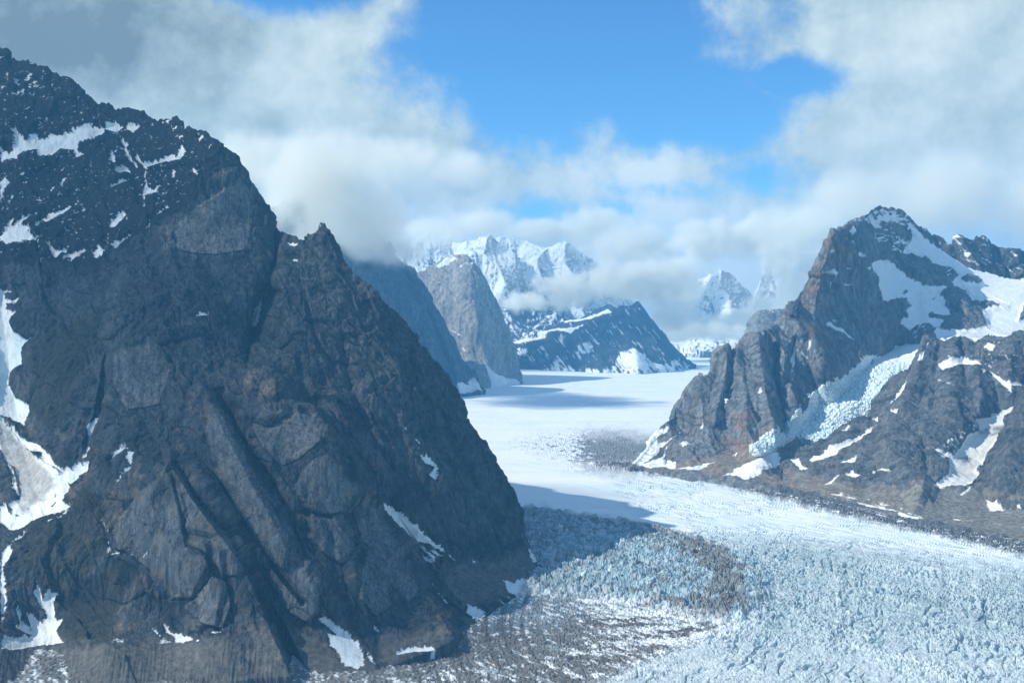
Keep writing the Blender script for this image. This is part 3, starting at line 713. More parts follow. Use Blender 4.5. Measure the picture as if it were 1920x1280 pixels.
def col_m4(c):
    col = rock(c, 0.1, 0.6) * np.array((0.42, 0.50, 0.62), np.float32)  # bluish tint paints some of the distant haze into the rock
    ca = 0.75
    s = mottle(c, [Z('X', 960, 640, 1140, 570, 1200, 570, 1300, 690, 960, 690)], 0.24, 24, 2.6, 0.95, edge=10)
    s = np.maximum(s, mottle(c, [Z('K', 540, 680, 560, 650, 620, 670, 640, 690, 560, 700), Z('K', 815, 690, 830, 640, 900, 650, 920, 680, 850, 690)], -0.15, 12, 3, 0.9, edge=5, k=3))
    s = np.maximum(s, mottle(c, [Z('K', 560, 760, 690, 740, 730, 690, 800, 740, 960, 750, 1000, 720, 1030, 680, 1080, 675, 1180, 730, 1280, 700, 1320, 740, 1300, 790, 560, 790)], -0.16, 16, 3.4, 0.85, edge=9, k=5))
    s = np.maximum(s, snowmask(c, [Z('K', 760, 540, 850, 525, 920, 495, 960, 480, 975, 490, 930, 510, 850, 540, 770, 550), Z('K', 520, 620, 600, 612, 700, 600, 730, 585, 800, 575, 850, 555, 800, 600, 720, 600, 640, 625, 540, 640), Z('K', 1020, 690, 1090, 700, 1150, 760, 1060, 755)], 2.5))
    return mixrgb(col, SNOW, s)


if BUILD('m4'):
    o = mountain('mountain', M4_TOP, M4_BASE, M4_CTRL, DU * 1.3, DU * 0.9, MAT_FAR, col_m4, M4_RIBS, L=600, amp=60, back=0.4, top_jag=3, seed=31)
    tag(o, 'low dark twin-topped mountain with snow aprons standing alone in the middle of the valley', 'mountain', kind='structure')

# ---------------------------------------------------------------- far snow peaks


def col_snowpeak(level, sx=10, sy=5, ang=0.6, seed=0.0):
    def f(c):
        col = rock(c, 0.1, 0.5) * 0.8
        u = c.px * math.cos(ang) + c.py * math.sin(ang); v = -c.px * math.sin(ang) + c.py * math.cos(ang)
        n = fbm(u / sx + seed, v / sy, c.px * 0 + 2, 5, 0.62)
        steep = np.clip(1 - np.abs(c.N[..., 2]), 0, 1)
        face = -c.N[..., 0] * 0.5
        s = sstep(n * 0.9 + level - 0.55 * (steep - 0.6) - 0.35 * c.flute + face, -0.1, 0.1)
        return mixrgb(col, SNOW, s)
    return f


def peak(label, top, D, base_y, level, L, amp, lean=900, ribs=(), seed=0.0, **kw):
    base = [(top[0][0], base_y), (top[-1][0], base_y)]
    zb = H + (HZ - base_y) / F * D
    x = [p[0] for p in top]; y = [p[1] for p in top]
    ctrl = [(px, py, D + lean * 0.5) for px, py in top[::2]] + [(px, base_y, D - lean * 0.5) for px in np.linspace(x[0], x[-1], 5)] + [(px, (base_y + min(y)) * .5 + 20, D) for px in np.linspace(x[0], x[-1], 4)]
    o = mountain('mountain', top, base, ctrl, DU * 1.3, DU * 1.2, MAT_FAR, col_snowpeak(level, seed=seed, **kw), ribs, L=L, amp=amp, back=0.9, top_jag=4, seed=seed, skirt=max(200.0, zb + 60))
    return tag(o, label, 'mountain', kind='structure')


if BUILD('far'):
    peak('snow-plastered far ridge stepping down to the right, above the fog bank and behind the pale granite face', Z('K', 0, 235, 70, 200, 120, 170, 160, 185, 200, 176, 230, 165, 270, 190, 330, 182, 380, 165, 420, 150, 460, 190, 500, 218, 520, 228, 560, 268, 600, 280, 640, 290, 680, 320, 722, 352, 760, 420, 800, 500, 860, 620), 18900, 666, 0.30, 700, 95, 1400,
         [(Z('K', 420, 150, 400, 230, 480, 320, 500, 380), 30, 40, 420, 1.0), (Z('K', 520, 228, 560, 300, 640, 380), 30, 30, 300, 1.0), (Z('K', 330, 182, 330, 260, 400, 340), 30, 30, 260, 1.0), (Z('K', 640, 290, 660, 340, 720, 420), 22, 22, 260, 1.0)], 41)
    peak('farthest broad snow peak with fluted ice on its right flank, wrapped in cloud', Z('K', 380, 220, 440, 190, 480, 168, 530, 172, 600, 182, 650, 196, 690, 208, 720, 198, 745, 188, 765, 190, 790, 205, 820, 215, 850, 238, 880, 262, 910, 285, 950, 320, 1000, 380, 1080, 480, 1180, 640), 21500, 660, 0.34, 700, 95, 1800,
         [(Z('K', 765, 190, 760, 260, 800, 330, 830, 400), 30, 34, 460, 1.0), (Z('K', 690, 208, 640, 260, 640, 320), 40, 30, 300, 1.0), (Z('K', 850, 238, 880, 300, 930, 370), 20, 26, 300, 1.0)], 51)
    peak('pointed pyramid peak streaked with snow, poking out of the fog right of the valley', Z('K', 1180, 640, 1250, 560, 1310, 500, 1345, 450, 1360, 420, 1368, 370, 1380, 345, 1410, 330, 1440, 312, 1465, 298, 1480, 299, 1500, 312, 1520, 335, 1545, 362, 1580, 395, 1610, 425, 1650, 450, 1700, 490, 1760, 540, 1840, 600), 19500, 665, 0.10, 600, 80, 1500,
         [(Z('K', 1475, 298, 1470, 360, 1500, 440, 1520, 520, 1560, 600), 30, 34, 420, 1.0), (Z('K', 1440, 315, 1400, 400, 1380, 480), 24, 30, 320, 1.0), (Z('K', 1540, 360, 1590, 440, 1640, 540), 24, 24, 300, 1.0)], 61, sx=5, sy=9)
    peak('half-hidden snowy shoulder in the cloud just left of the big right-hand mountain', Z('K', 1560, 600, 1600, 480, 1640, 380, 1670, 290, 1690, 235, 1730, 215, 1760, 205, 1790, 206, 1800, 260, 1815, 320, 1840, 370, 1880, 440, 1960, 520), 18800, 668, 0.06, 600, 80, 1000,
         [(Z('K', 1780, 205, 1770, 300, 1800, 400), 30, 30, 400, 1.0)], 71)
    peak('low dark snow-dusted foot of the far range below the fog, left of the twin-topped mountain', Z('K', 380, 480, 460, 440, 520, 450, 560, 490, 640, 520, 720, 510, 760, 540, 830, 560, 920, 600, 1000, 640), 18300, 668, 0.02, 500, 80, 700, [], 81)

# ---------------------------------------------------------------- flat-topped rock buttress behind the left ridge of the right-hand massif
M6_TOP = [(1376, 690), (1388, 655), (1394, 637), (1400, 618), (1408, 600), (1415, 590), (1424, 584), (1432, 583), (1448, 583), (1462, 583), (1475, 585), (1488, 590), (1510, 610), (1540, 660)]
if BUILD('m6'):
    def col_m6(c):
        col = mixrgb(rock(c, 0.3, 0.5), PALE, 0.6)
        return mixrgb(col, SNOW, mottle(c, [Z('X', 1412, 592, 1425, 582, 1490, 580, 1490, 589, 1420, 590)], -0.05, 14, 4, edge=6))
    M6_B = [(1376, 735), (1540, 735)]
    o = mountain('mountain', M6_TOP, M6_B, [(1376, 735, 11760), (1540, 735, 11760), (1394, 637, 12100), (1432, 583, 12300), (1488, 590, 12300), (1540, 660, 12100), (1450, 640, 11700), (1420, 640, 11800)], DU * 1.3, DU * 1.3, MAT_MID, col_m6,
                 [([(1425, 585), (1415, 620), (1405, 660)], 16, 30, 120, 1.0)], L=400, amp=40, back=0.5, top_jag=2.5, seed=91)
    tag(o, 'flat-topped pale cliff peeping out behind the left ridge of the big right-hand mountain', 'mountain', kind='structure')

# ---------------------------------------------------------------- dark back ridge at the right edge
M7_TOP = [(1640, 430), (1690, 416), (1704, 419), (1716, 422), (1728, 428), (1740, 438), (1752, 444), (1764, 452), (1776, 462), (1784, 466), (1790, 450), (1800, 446), (1812, 448), (1826, 453), (1840, 452), (1850, 462), (1862, 468), (1876, 472), (1890, 474), (1900, 470), (1920, 478), (1990, 500), (2150, 470), (2400, 520)]
if BUILD('m7'):
    def col_m7(c):
        col = rock(c, 0.2, 0.6) * 0.75
        s = mottle(c, [Z('X', 1700, 410, 1800, 440, 1940, 460, 2400, 480, 2400, 560, 1940, 540, 1800, 500, 1700, 440)], 0.22, 14, 4, 0.7, edge=10)
        s = np.maximum(s, snowmask(c, [Z('H', 600, 60, 700, 125, 760, 200, 700, 160), Z('H', 820, 160, 860, 120, 920, 160, 880, 150), Z('H', 920, 265, 980, 290, 960, 330)], 2.5))
        return mixrgb(col, SNOW, s)
    o = mountain('mountain', M7_TOP, [(1640, 640), (2400, 640)], [(1640, 640, 9000), (2400, 640, 9000), (2000, 640, 8900), (1690, 416, 9400), (1784, 466, 9400), (1900, 470, 9500), (2150, 470, 9500), (2400, 520, 9500), (1800, 540, 9100)], DU * 1.4, DU * 1.6, MAT_MID, col_m7,
                 [([(1800, 446), (1830, 500), (1870, 560)], 40, 40, 200, 1.0), ([(1704, 419), (1760, 480), (1800, 540)], 30, 30, 160, 1.0), ([(1900, 470), (1930, 540)], 30, 30, 160, 1.0)], L=350, amp=55, back=0.9, top_jag=5, seed=101, skirt=800)
    tag(o, 'dark jagged back ridge dusted with snow behind the upper snowfield at the right edge', 'mountain', kind='structure')

# ---------------------------------------------------------------- the big right-hand massif
R_TOP = [(1180, 884), (1186, 878), (1194, 868), (1202, 858), (1212, 845), (1224, 828), (1234, 812), (1242, 800), (1254, 783), (1268, 767), (1282, 752), (1296, 735), (1310, 720), (1322, 710), (1332, 700), (1338, 688), (1344, 676), (1350, 664), (1357, 657), (1363, 655), (1369, 660),
         (1373, 668), (1378, 664), (1388, 650), (1398, 640), (1410, 630), (1420, 628), (1432, 618), (1440, 612), (1455, 610), (1464, 600), (1474, 590), (1482, 578), (1490, 574), (1493, 562), (1498, 553), (1506, 540), (1514, 522), (1522, 508), (1528, 496), (1538, 478), (1548, 460), (1556, 448),
         (1560, 440), (1572, 432), (1584, 425), (1598, 414), (1612, 408), (1626, 400), (1640, 390), (1652, 386), (1662, 390), (1672, 394), (1684, 400), (1694, 408), (1704, 418), (1719, 434), (1740, 452), (1765, 472), (1793, 489), (1815, 502), (1840, 510), (1870, 517), (1895, 522), (1920, 527), (1990, 545), (2300, 600)]
R_BASE = [(1180, 886), (1196, 884), (1215, 886), (1250, 892), (1300, 900), (1350, 908), (1400, 916), (1450, 924), (1470, 926), (1500, 915), (1560, 880), (1640, 830), (1700, 770), (1760, 730), (1850, 715), (1920, 710), (2300, 720)]
R_CTRL = [(x, y, float(base_depth(y))) for x, y in R_BASE[:9]] + [(1500, 915, 6250), (1560, 880, 6600), (1640, 830, 6900), (1700, 770, 7250), (1760, 730, 7300), (1850, 715, 7200), (1920, 710, 7200), (2300, 720, 7200),
          (1242, 800, 6720), (1296, 735, 6900), (1350, 664, 7050), (1420, 628, 7150), (1482, 578, 7330), (1528, 496, 7480), (1572, 432, 7650), (1652, 386, 8150), (1704, 418, 8550), (1765, 472, 8550), (1840, 510, 8500), (1920, 527, 8450), (2300, 600, 8300),
          (1300, 840, 6500), (1260, 850, 6560), (1360, 780, 6680), (1340, 860, 6400), (1400, 850, 6350), (1420, 720, 6850), (1450, 800, 6550), (1520, 650, 7200), (1500, 740, 6850), (1560, 560, 7470), (1600, 480, 7640), (1600, 620, 7460), (1560, 700, 7140), (1620, 700, 7380),
          (1650, 680, 7520), (1700, 665, 7650), (1560, 780, 6980), (1500, 830, 6650), (1440, 870, 6230), (1660, 560, 7800), (1690, 620, 7680), (1680, 520, 8030), (1720, 570, 7900), (1720, 620, 7650), (1740, 500, 8250), (1790, 560, 8050), (1850, 560, 8150), (1800, 620, 7600), (1870, 640, 7550), (1900, 600, 7850)]
R_RIBS = [([(1652, 386), (1640, 440), (1640, 500), (1650, 560), (1660, 600), (1640, 660)], 60, 26, 130, 0.9), ([(1560, 440), (1545, 500), (1530, 560), (1520, 620), (1540, 690)], 30, 60, 90, 1.0), ([(1608, 470), (1600, 530), (1590, 620), (1600, 700)], 40, 40, 60, 1.0),
          ([(1482, 578), (1500, 620), (1530, 660), (1570, 710), (1600, 750)], 40, 22, 110, 1.0), ([(1440, 612), (1470, 660), (1480, 720), (1500, 780)], 26, 18, 90, 1.0), ([(1420, 630), (1425, 690), (1440, 760), (1455, 830)], 30, 20, 120, 1.0), ([(1363, 655), (1362, 700), (1350, 740), (1340, 790)], 14, 12, 70, 1.0),
          ([(1373, 668), (1368, 720), (1350, 770)], 8, 8, -50, 1.0), ([(1380, 665), (1400, 740), (1400, 810), (1430, 860)], 40, 24, 80, 1.0), ([(1310, 720), (1320, 790), (1350, 870)], 36, 30, 60, 1.0), ([(1250, 790), (1270, 840), (1300, 880)], 30, 20, 40, 1.0), ([(1490, 640), (1480, 690), (1475, 720)], 10, 10, -70, 1.0),
          ([(1455, 650), (1450, 700), (1460, 760), (1470, 810)], 10, 12, -90, 1.0), ([(1540, 690), (1545, 730), (1570, 760)], 24, 20, 80, 1.0), ([(1510, 640), (1520, 690), (1540, 760)], 12, 12, -60, 1.0), ([(1680, 560), (1700, 580), (1706, 600), (1690, 620)], 20, 14, 60, 1.0), ([(1720, 520), (1760, 540), (1790, 560)], 40, 30, 50, 1.0), ([(1790, 545), (1810, 580), (1830, 590)], 30, 30, 60, 1.0)]
R_SNOWF = [Z('H', 390, 10, 460, 80, 560, 160, 700, 240, 850, 340, 1000, 400, 1150, 440, 1300, 490, 1477, 525, 1900, 640, 3400, 900, 3400, 1200, 1477, 1090, 1300, 1050, 1110, 1040, 1020, 1080, 960, 1040, 800, 1070, 740, 1100, 690, 1070, 655, 1010, 700, 985, 740, 990, 1130, 960, 1100, 790, 1250, 770, 1320, 770, 1200, 725, 1000, 690, 940, 600, 870, 560,
              830, 540, 880, 480, 830, 410, 700, 390, 640, 360, 600, 310, 500, 270, 360, 265, 400, 200, 450, 120),
           Z('H', 65, 370, 165, 335, 240, 370, 280, 420, 360, 480, 500, 550, 570, 590, 690, 600, 740, 590, 690, 640, 690, 680, 740, 740, 770, 780, 780, 825, 640, 820, 560, 850, 590, 890, 720, 900, 670, 970, 590, 930, 480, 930, 400, 970, 340, 930, 380, 900, 430, 860, 400, 800, 450, 760, 390, 690, 350, 670, 270, 690, 170, 710, 160, 620, 120, 570, 140, 490, 100, 440)]
R_ISLE = [Z('H', 890, 510, 960, 470, 1040, 490, 1095, 570, 1000, 560, 900, 550), Z('H', 345, 655, 380, 610, 400, 630, 370, 660), Z('H', 1420, 900, 1477, 750, 1560, 700, 1560, 900), Z('H', 620, 700, 690, 650, 640, 700)]
R_SNOW = [Z('G', 640, 240, 665, 205, 690, 230, 670, 265), Z('G', 445, 560, 510, 535, 545, 560, 530, 585, 490, 565), Z('G', 470, 395, 510, 390, 490, 405), Z('G', 715, 405, 745, 395, 765, 430, 720, 430), Z('G', 620, 525, 650, 525, 640, 535), Z('G', 780, 515, 815, 515, 800, 535), Z('G', 590, 655, 650, 655, 620, 668), Z('G', 490, 670, 510, 630, 515, 645),
          Z('G', 450, 970, 490, 960, 520, 985, 600, 1030, 690, 1110, 600, 1060, 490, 1000), Z('G', 165, 1280, 190, 1220, 230, 1135, 225, 1160, 190, 1290), Z('G', 330, 1110, 345, 1150, 335, 1195), Z('G', 240, 1185, 330, 1250, 310, 1260), Z('G', 255, 1100, 275, 1080, 270, 1115), Z('G', 135, 1100, 175, 1110, 160, 1120), Z('G', 75, 980, 110, 1000, 100, 1000), Z('G', 520, 938, 545, 945, 530, 950),
          Z('I', 775, 920, 780, 850, 805, 780, 795, 830), Z('I', 615, 1020, 635, 985, 635, 1010), Z('I', 445, 1095, 500, 1070, 480, 1085), Z('I', 335, 1185, 355, 1160, 350, 1180), Z('I', 860, 820, 870, 770, 872, 800), Z('I', 640, 745, 630, 725, 645, 730),
          Z('J', 70, 590, 120, 520, 170, 440, 240, 395, 230, 430, 180, 470, 190, 500, 240, 480, 300, 415, 220, 510, 120, 590, 200, 560, 240, 515, 210, 560, 270, 575, 270, 605, 130, 610), Z('J', 295, 500, 325, 478, 340, 500, 310, 515), Z('J', 270, 605, 380, 590, 460, 580, 380, 610), Z('J', 385, 400, 400, 390, 395, 412), Z('J', 540, 540, 560, 525, 555, 540), Z('J', 490, 320, 540, 295, 530, 310),
          Z('J', 490, 640, 620, 575, 740, 525, 755, 590, 660, 640, 600, 665), Z('J', 660, 250, 675, 215, 680, 240), Z('J', 820, 150, 825, 60, 845, 20, 835, 100)]
R_TALUS = [Z('J', 60, 600, 100, 540, 180, 480, 140, 560, 200, 580, 380, 560, 560, 520, 640, 500, 720, 530, 560, 620, 480, 650), Z('J', 640, 660, 760, 590, 820, 570, 720, 520, 850, 460, 980, 440, 1000, 480, 860, 560, 900, 640, 760, 700), Z('J', 560, 540, 720, 400, 760, 420, 620, 520)]
R_RED = [Z('J', 560, 370, 640, 340, 680, 380, 640, 430, 560, 420), Z('G', 215, 830, 280, 700, 330, 620, 380, 560, 430, 560, 470, 620, 420, 720, 330, 850, 290, 900), Z('G', 380, 520, 430, 400, 520, 270, 620, 330, 660, 460, 560, 520), Z('J', 440, 470, 640, 440, 640, 500, 480, 560), Z('J', 480, 630, 560, 580, 720, 530, 640, 590), Z('G', 300, 1000, 420, 1000, 440, 1180, 340, 1180)]
ICEFALL = Z('J', 635, 515, 700, 460, 760, 425, 820, 385, 870, 320, 900, 280, 950, 240, 1010, 200, 1070, 160, 1130, 140, 1155, 100, 1150, 72, 1200, 80, 1260, 60, 1300, 32, 1430, 38, 1425, 60, 1395, 130, 1380, 150, 1330, 170, 1290, 220, 1250, 260, 1220, 310, 1195, 350, 1180, 385, 1100, 410, 1040, 430, 990, 460, 940, 470, 880, 455, 840, 450, 780, 490, 720, 525, 660, 530)


def r_depth(px, py):
    D = tps(R_CTRL, px, py)
    for (line, wl, wr, a, p) in R_RIBS:
        d, s = line_dist(px, py, line)
        D = D - a * np.clip(1 - d / np.where(s > 0, wr, wl), 0, 1) ** p
    return D


def col_r(c):
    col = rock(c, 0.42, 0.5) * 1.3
    n = fbm(c.px / 26, c.py / 26, c.px * 0, 5, 0.6)
    col = mixrgb(col, RED, 0.75 * zone(c, R_RED, 16, 14) * sstep(n + .5 * c.blk, -0.35, 0.3))
    tal = zone(c, R_TALUS, 14, 10)
    tex = fbm(c.px / 7 + c.py / 9, c.py / 30, c.px * 0 + 7, 4)
    col = mixrgb(col, mixrgb(np.broadcast_to(np.array(TALUS, np.float32) * 1.15, col.shape), RED, 0.45 * sstep(n, -.2, .4)) * (1 + .35 * tex[..., None]), tal)
    s = np.maximum(snowmask(c, R_SNOW, 2.4), snowmask(c, R_SNOWF, 4.0, grow=2.5))
    s = s * (1 - snowmask(c, R_ISLE, 4.0))
    s = np.maximum(s, mottle(c, [Z('G', 580, 205, 700, 130, 800, 80, 900, 25, 1000, 60, 1080, 130, 1140, 190, 1230, 340, 1180, 360, 1140, 300, 1040, 200, 960, 170, 900, 210, 850, 220, 780, 170, 700, 170)], -0.16, 9, 5, 0.8, edge=9))
    s = np.maximum(s, mottle(c, [Z('G', 820, 200, 960, 180, 1050, 220, 1140, 320, 1200, 400, 1100, 450, 1000, 420, 900, 400, 820, 350)], 0.10, 8, 5, 0.7, edge=10, k=3))
    s = np.maximum(s, mottle(c, [Z('H', 640, 360, 830, 400, 880, 480, 800, 560, 700, 500)], 0.12, 12, 3.5, -0.4, edge=9, k=4))
    s = np.maximum(s, mottle(c, [Z('H', 690, 640, 870, 560, 1000, 690, 900, 800, 800, 700)], 0.16, 7, 9, 0.6, edge=9, k=5))
    s = np.maximum(s, mottle(c, [Z('X', 1400, 625, 1560, 600, 1600, 760, 1450, 800, 1340, 760)], 0.44, 4, 11, 0.5, edge=10, k=6))
    s = np.maximum(s, mottle(c, [Z('H', 400, 950, 660, 960, 690, 1060, 520, 1150, 440, 1060)], 0.16, 10, 3, -0.3, edge=8, k=8))
    sn = np.empty_like(col); sn[:] = SNOW
    sn = mixrgb(sn, (0.62, 0.50, 0.42), 0.30 * zone(c, [Z('H', 480, 600, 540, 600, 560, 900, 520, 930, 500, 800), Z('J', 560, 610, 700, 540, 740, 560, 640, 640)], 14, 8))
    return mixrgb(col, sn, s)


def _soft_r(c):
    return 1 - 0.85 * np.maximum(np.maximum(zone(c, R_SNOWF, 20) * (1 - zone(c, R_ISLE, 10)), zone(c, [ICEFALL], 24)), 0.7 * zone(c, R_TALUS, 20))


col_r.soft = _soft_r
if BUILD('r'):
    o = mountain('mountain', R_TOP, R_BASE, [], DU * 1.3, DU * 1.25, MAT_MID, col_r, (), L=260, amp=44, back=0.9, top_jag=4.5, seed=111, skirt=900, depth=r_depth)
    tag(o, 'tall sunlit granite mountain on the right with a snow-capped point and wide snowfield', 'mountain', kind='structure')


ICE_CTRL = [(1405, 850, 6330), (1411, 844, 6360), (1484, 792, 6800), (1540, 735, 7150), (1600, 705, 7330), (1675, 652, 7620), (1436, 852, 6330), (1500, 830, 6560), (1560, 814, 6590), (1627, 792, 6720), (1650, 740, 6870), (1712, 692, 7130), (1724, 655, 7420), (1590, 760, 6850), (1650, 690, 7240)]


def icefall():
    """crevassed hanging glacier lying in the gully of the right-hand massif"""
    du = 1.2 * DU
    xs = np.arange(1405, 1735, du); ys = np.arange(645, 860, du)[::-1]
    px = np.repeat(xs[None], len(ys), 0).astype(np.float32); py = np.repeat(ys[:, None], len(xs), 1).astype(np.float32)
    sd = poly_sdf(px, py, ICEFALL, 26)
    sd = sd + 3.5 + 3 * fbm(px / 9, py / 9, px * 0, 3)
    bed = r_depth(px, py)
    D = np.minimum(tps(ICE_CTRL, px, py), bed - 32) + np.clip(-sd * 10, 0, 260)
    P = world(px, py, D); N = normals(P)
    a = 0.55
    u = (px * math.cos(a) - py * math.sin(a)); v = (px * math.sin(a) + py * math.cos(a))
    wv = fbm(px / 30, py / 30, px * 0 + 3, 3) * 12
    f1, f2, r1, r2, dx, dy = worley2((u + wv) / 9, (v + wv) / 6)
    h = sstep(f2 - f1, 0.02, 0.35) * (0.3 + 0.8 * r1) + .5 * dx * (r2 - .5)
    k = sstep(py, 665, 700)
    n = fbm(px / 14, py / 8, px * 0 + 8, 4, ridged=True)
    P = P + np.array([-0.3, -0.75, 0.6]) * ((16 * h + 12 * n) * k + 3 * n)[..., None]
    col = np.empty(px.shape + (3,), np.float32); col[:] = (0.80, 0.84, 0.85)
    col = mixrgb(col, (0.46, 0.68, 0.72), 0.85 * k * sstep(h + .3 * n, 0.75, 0.25))
    g = fbm(px / 16 + v / 40, py / 16, px * 0 + 4, 4)
    col = mixrgb(col, (0.52, 0.50, 0.47), 0.5 * sstep(g, 0.1, 0.5))
    keep = sd > -13
    ob = grid_mesh('icefall', P, col, MAT_ICE2, False)
    # drop the faces outside the glacier's outline
    import bmesh
    bm = bmesh.new(); bm.from_mesh(ob.data)
    kf = keep.ravel()
    bm.verts.ensure_lookup_table()
    bmesh.ops.delete(bm, geom=[q for q in bm.verts if not kf[q.index]], context='VERTS')
    bm.to_mesh(ob.data); bm.free()
    return tag(ob, 'pale turquoise icefall tumbling down the gully between the two right-hand mountains', 'icefall', kind='structure')


MAT_ICE2 = ground_mat("icefall_ice", 16.0, 3.0, rough=0.8, var=0.14, streak=1.0, spec=0.3)
if BUILD('r'): icefall()

# ---------------------------------------------------------------- the darker buttress in front of it
B_TOP = [(1468, 878), (1476, 870), (1482, 865), (1500, 856), (1520, 846), (1540, 834), (1556, 822), (1568, 808), (1580, 802), (1600, 796), (1618, 790), (1631, 786), (1634, 776), (1640, 760), (1651, 743), (1662, 728), (1674, 712), (1687, 702), (1700, 698), (1706, 696), (1712, 684), (1718, 672), (1724, 660), (1729, 645), (1733, 634), (1742, 631), (1752, 634), (1760, 640), (1768, 634),
         (1776, 640), (1790, 628), (1806, 628), (1820, 634), (1834, 632), (1848, 626), (1862, 626), (1876, 628), (1892, 628), (1906, 624), (1920, 622), (2000, 590), (2300, 560)]
B_BASE = [(1468, 930), (1520, 940), (1560, 946), (1600, 952), (1650, 962), (1700, 976), (1740, 988), (1800, 1000), (1860, 1006), (1920, 1012), (2000, 1030), (2300, 1090)]
B_CTRL = [(x, y, float(base_depth(y))) for x, y in B_BASE] + [(1468, 878, 6150), (1520, 846, 6250), (1580, 802, 6400), (1631, 786, 6450), (1687, 702, 6700), (1733, 634, 6900), (1800, 628, 6850), (1920, 622, 6650), (2300, 560, 6500),
          (1540, 900, 5800), (1600, 870, 5850), (1620, 920, 5560), (1680, 880, 5650), (1700, 930, 5330), (1740, 880, 5560), (1720, 780, 6100), (1680, 800, 6100), (1760, 700, 6500), (1780, 800, 5980), (1820, 740, 6250), (1880, 700, 6350), (1800, 860, 5750), (1850, 820, 5950), (1890, 770, 6150), (1800, 920, 5360), (1780, 960, 5120), (1850, 960, 5100), (1920, 960, 5000), (1840, 890, 5600), (1920, 880, 5500)]
B_RIBS = [([(1733, 634), (1722, 690), (1700, 740), (1680, 790), (1660, 830), (1700, 880), (1730, 920)], 40, 30, 90, 1.0), ([(1706, 697), (1690, 740), (1670, 775), (1640, 800)], 14, 12, -40, 1.0), ([(1790, 640), (1780, 700), (1790, 760), (1800, 800)], 40, 36, 70, 1.0), ([(1760, 660), (1755, 720), (1750, 770)], 12, 12, -40, 1.0),
          ([(1830, 690), (1840, 740), (1830, 780)], 30, 30, 60, 1.0), ([(1800, 600), (1806, 680), (1812, 720)], 10, 10, -40, 1.0), ([(1900, 640), (1890, 700), (1900, 750)], 30, 30, 60, 1.0), ([(1690, 790), (1730, 830), (1735, 880)], 10, 14, -40, 1.0), ([(1600, 800), (1560, 850), (1500, 880)], 20, 26, 40, 1.0), ([(1735, 890), (1728, 920), (1715, 960)], 24, 16, 40, 1.0)]
B_SNOW = [Z('H', 690, 1060, 740, 1090, 800, 1050, 860, 1025, 960, 1030, 1020, 1075, 1110, 1010, 1230, 1020, 1300, 1045, 1477, 960, 1477, 900, 655, 960), Z('H', 1110, 1130, 1140, 1080, 1210, 1110, 1200, 1150, 1180, 1170), Z('H', 505, 1265, 530, 1200, 558, 1180, 535, 1260), Z('H', 570, 1140, 585, 1100, 590, 1110), Z('H', 780, 1275, 850, 1240, 930, 1245, 960, 1275, 860, 1290),
          Z('J', 1515, 120, 1540, 100, 1600, 80, 1700, 100, 1720, 115, 1600, 115, 1540, 140), Z('J', 1740, 130, 1830, 190, 1880, 195, 1920, 215, 1860, 210, 1860, 245, 1820, 210), Z('J', 1525, 195, 1590, 220, 1560, 210), Z('J', 1280, 325, 1310, 280, 1340, 250, 1375, 200, 1360, 250, 1320, 300), Z('J', 1205, 385, 1250, 365, 1240, 395), Z('J', 1060, 430, 1110, 405, 1080, 430), Z('J', 1300, 345, 1335, 335, 1320, 350),
          Z('J', 815, 570, 850, 560, 870, 590, 915, 608, 860, 605), Z('J', 900, 575, 1000, 520, 1090, 480, 1170, 440, 1230, 410, 1180, 455, 1100, 500, 1020, 540, 920, 580), Z('J', 1055, 580, 1130, 555, 1120, 580, 1080, 588), Z('J', 1070, 640, 1110, 620, 1130, 640, 1160, 640, 1110, 658), Z('J', 1200, 630, 1280, 610, 1290, 615, 1210, 632), Z('J', 975, 685, 1050, 645, 1010, 680), Z('J', 1445, 585, 1455, 582, 1452, 598),
          Z('J', 1490, 685, 1560, 640, 1560, 560, 1500, 530, 1480, 510, 1580, 550, 1620, 500, 1640, 450, 1700, 430, 1680, 370, 1760, 360, 1800, 340, 1880, 305, 1880, 380, 1830, 420, 1790, 480, 1740, 560, 1690, 620, 1720, 650, 1790, 680, 1760, 690, 1690, 670, 1640, 695, 1520, 695), Z('J', 1735, 750, 1760, 730, 1800, 780, 1860, 800, 1760, 800), Z('J', 1745, 700, 1755, 720, 1745, 725), Z('J', 1620, 725, 1680, 690, 1640, 725), Z('J', 1890, 790, 1900, 785, 1908, 805)]
B_GRAVEL = [Z('J', 640, 665, 800, 600, 930, 640, 1100, 690, 1250, 700, 1360, 720, 1440, 640, 1460, 620, 1500, 690, 1640, 700, 1760, 720, 1780, 790, 1940, 810, 2900, 900, 2900, 1300, 1800, 930, 1400, 850, 1000, 740)]
B_GREY = [Z('J', 1700, 430, 1760, 405, 1840, 400, 1830, 440, 1740, 460), Z('J', 1600, 560, 1650, 540, 1670, 560, 1620, 600, 1580, 600)]


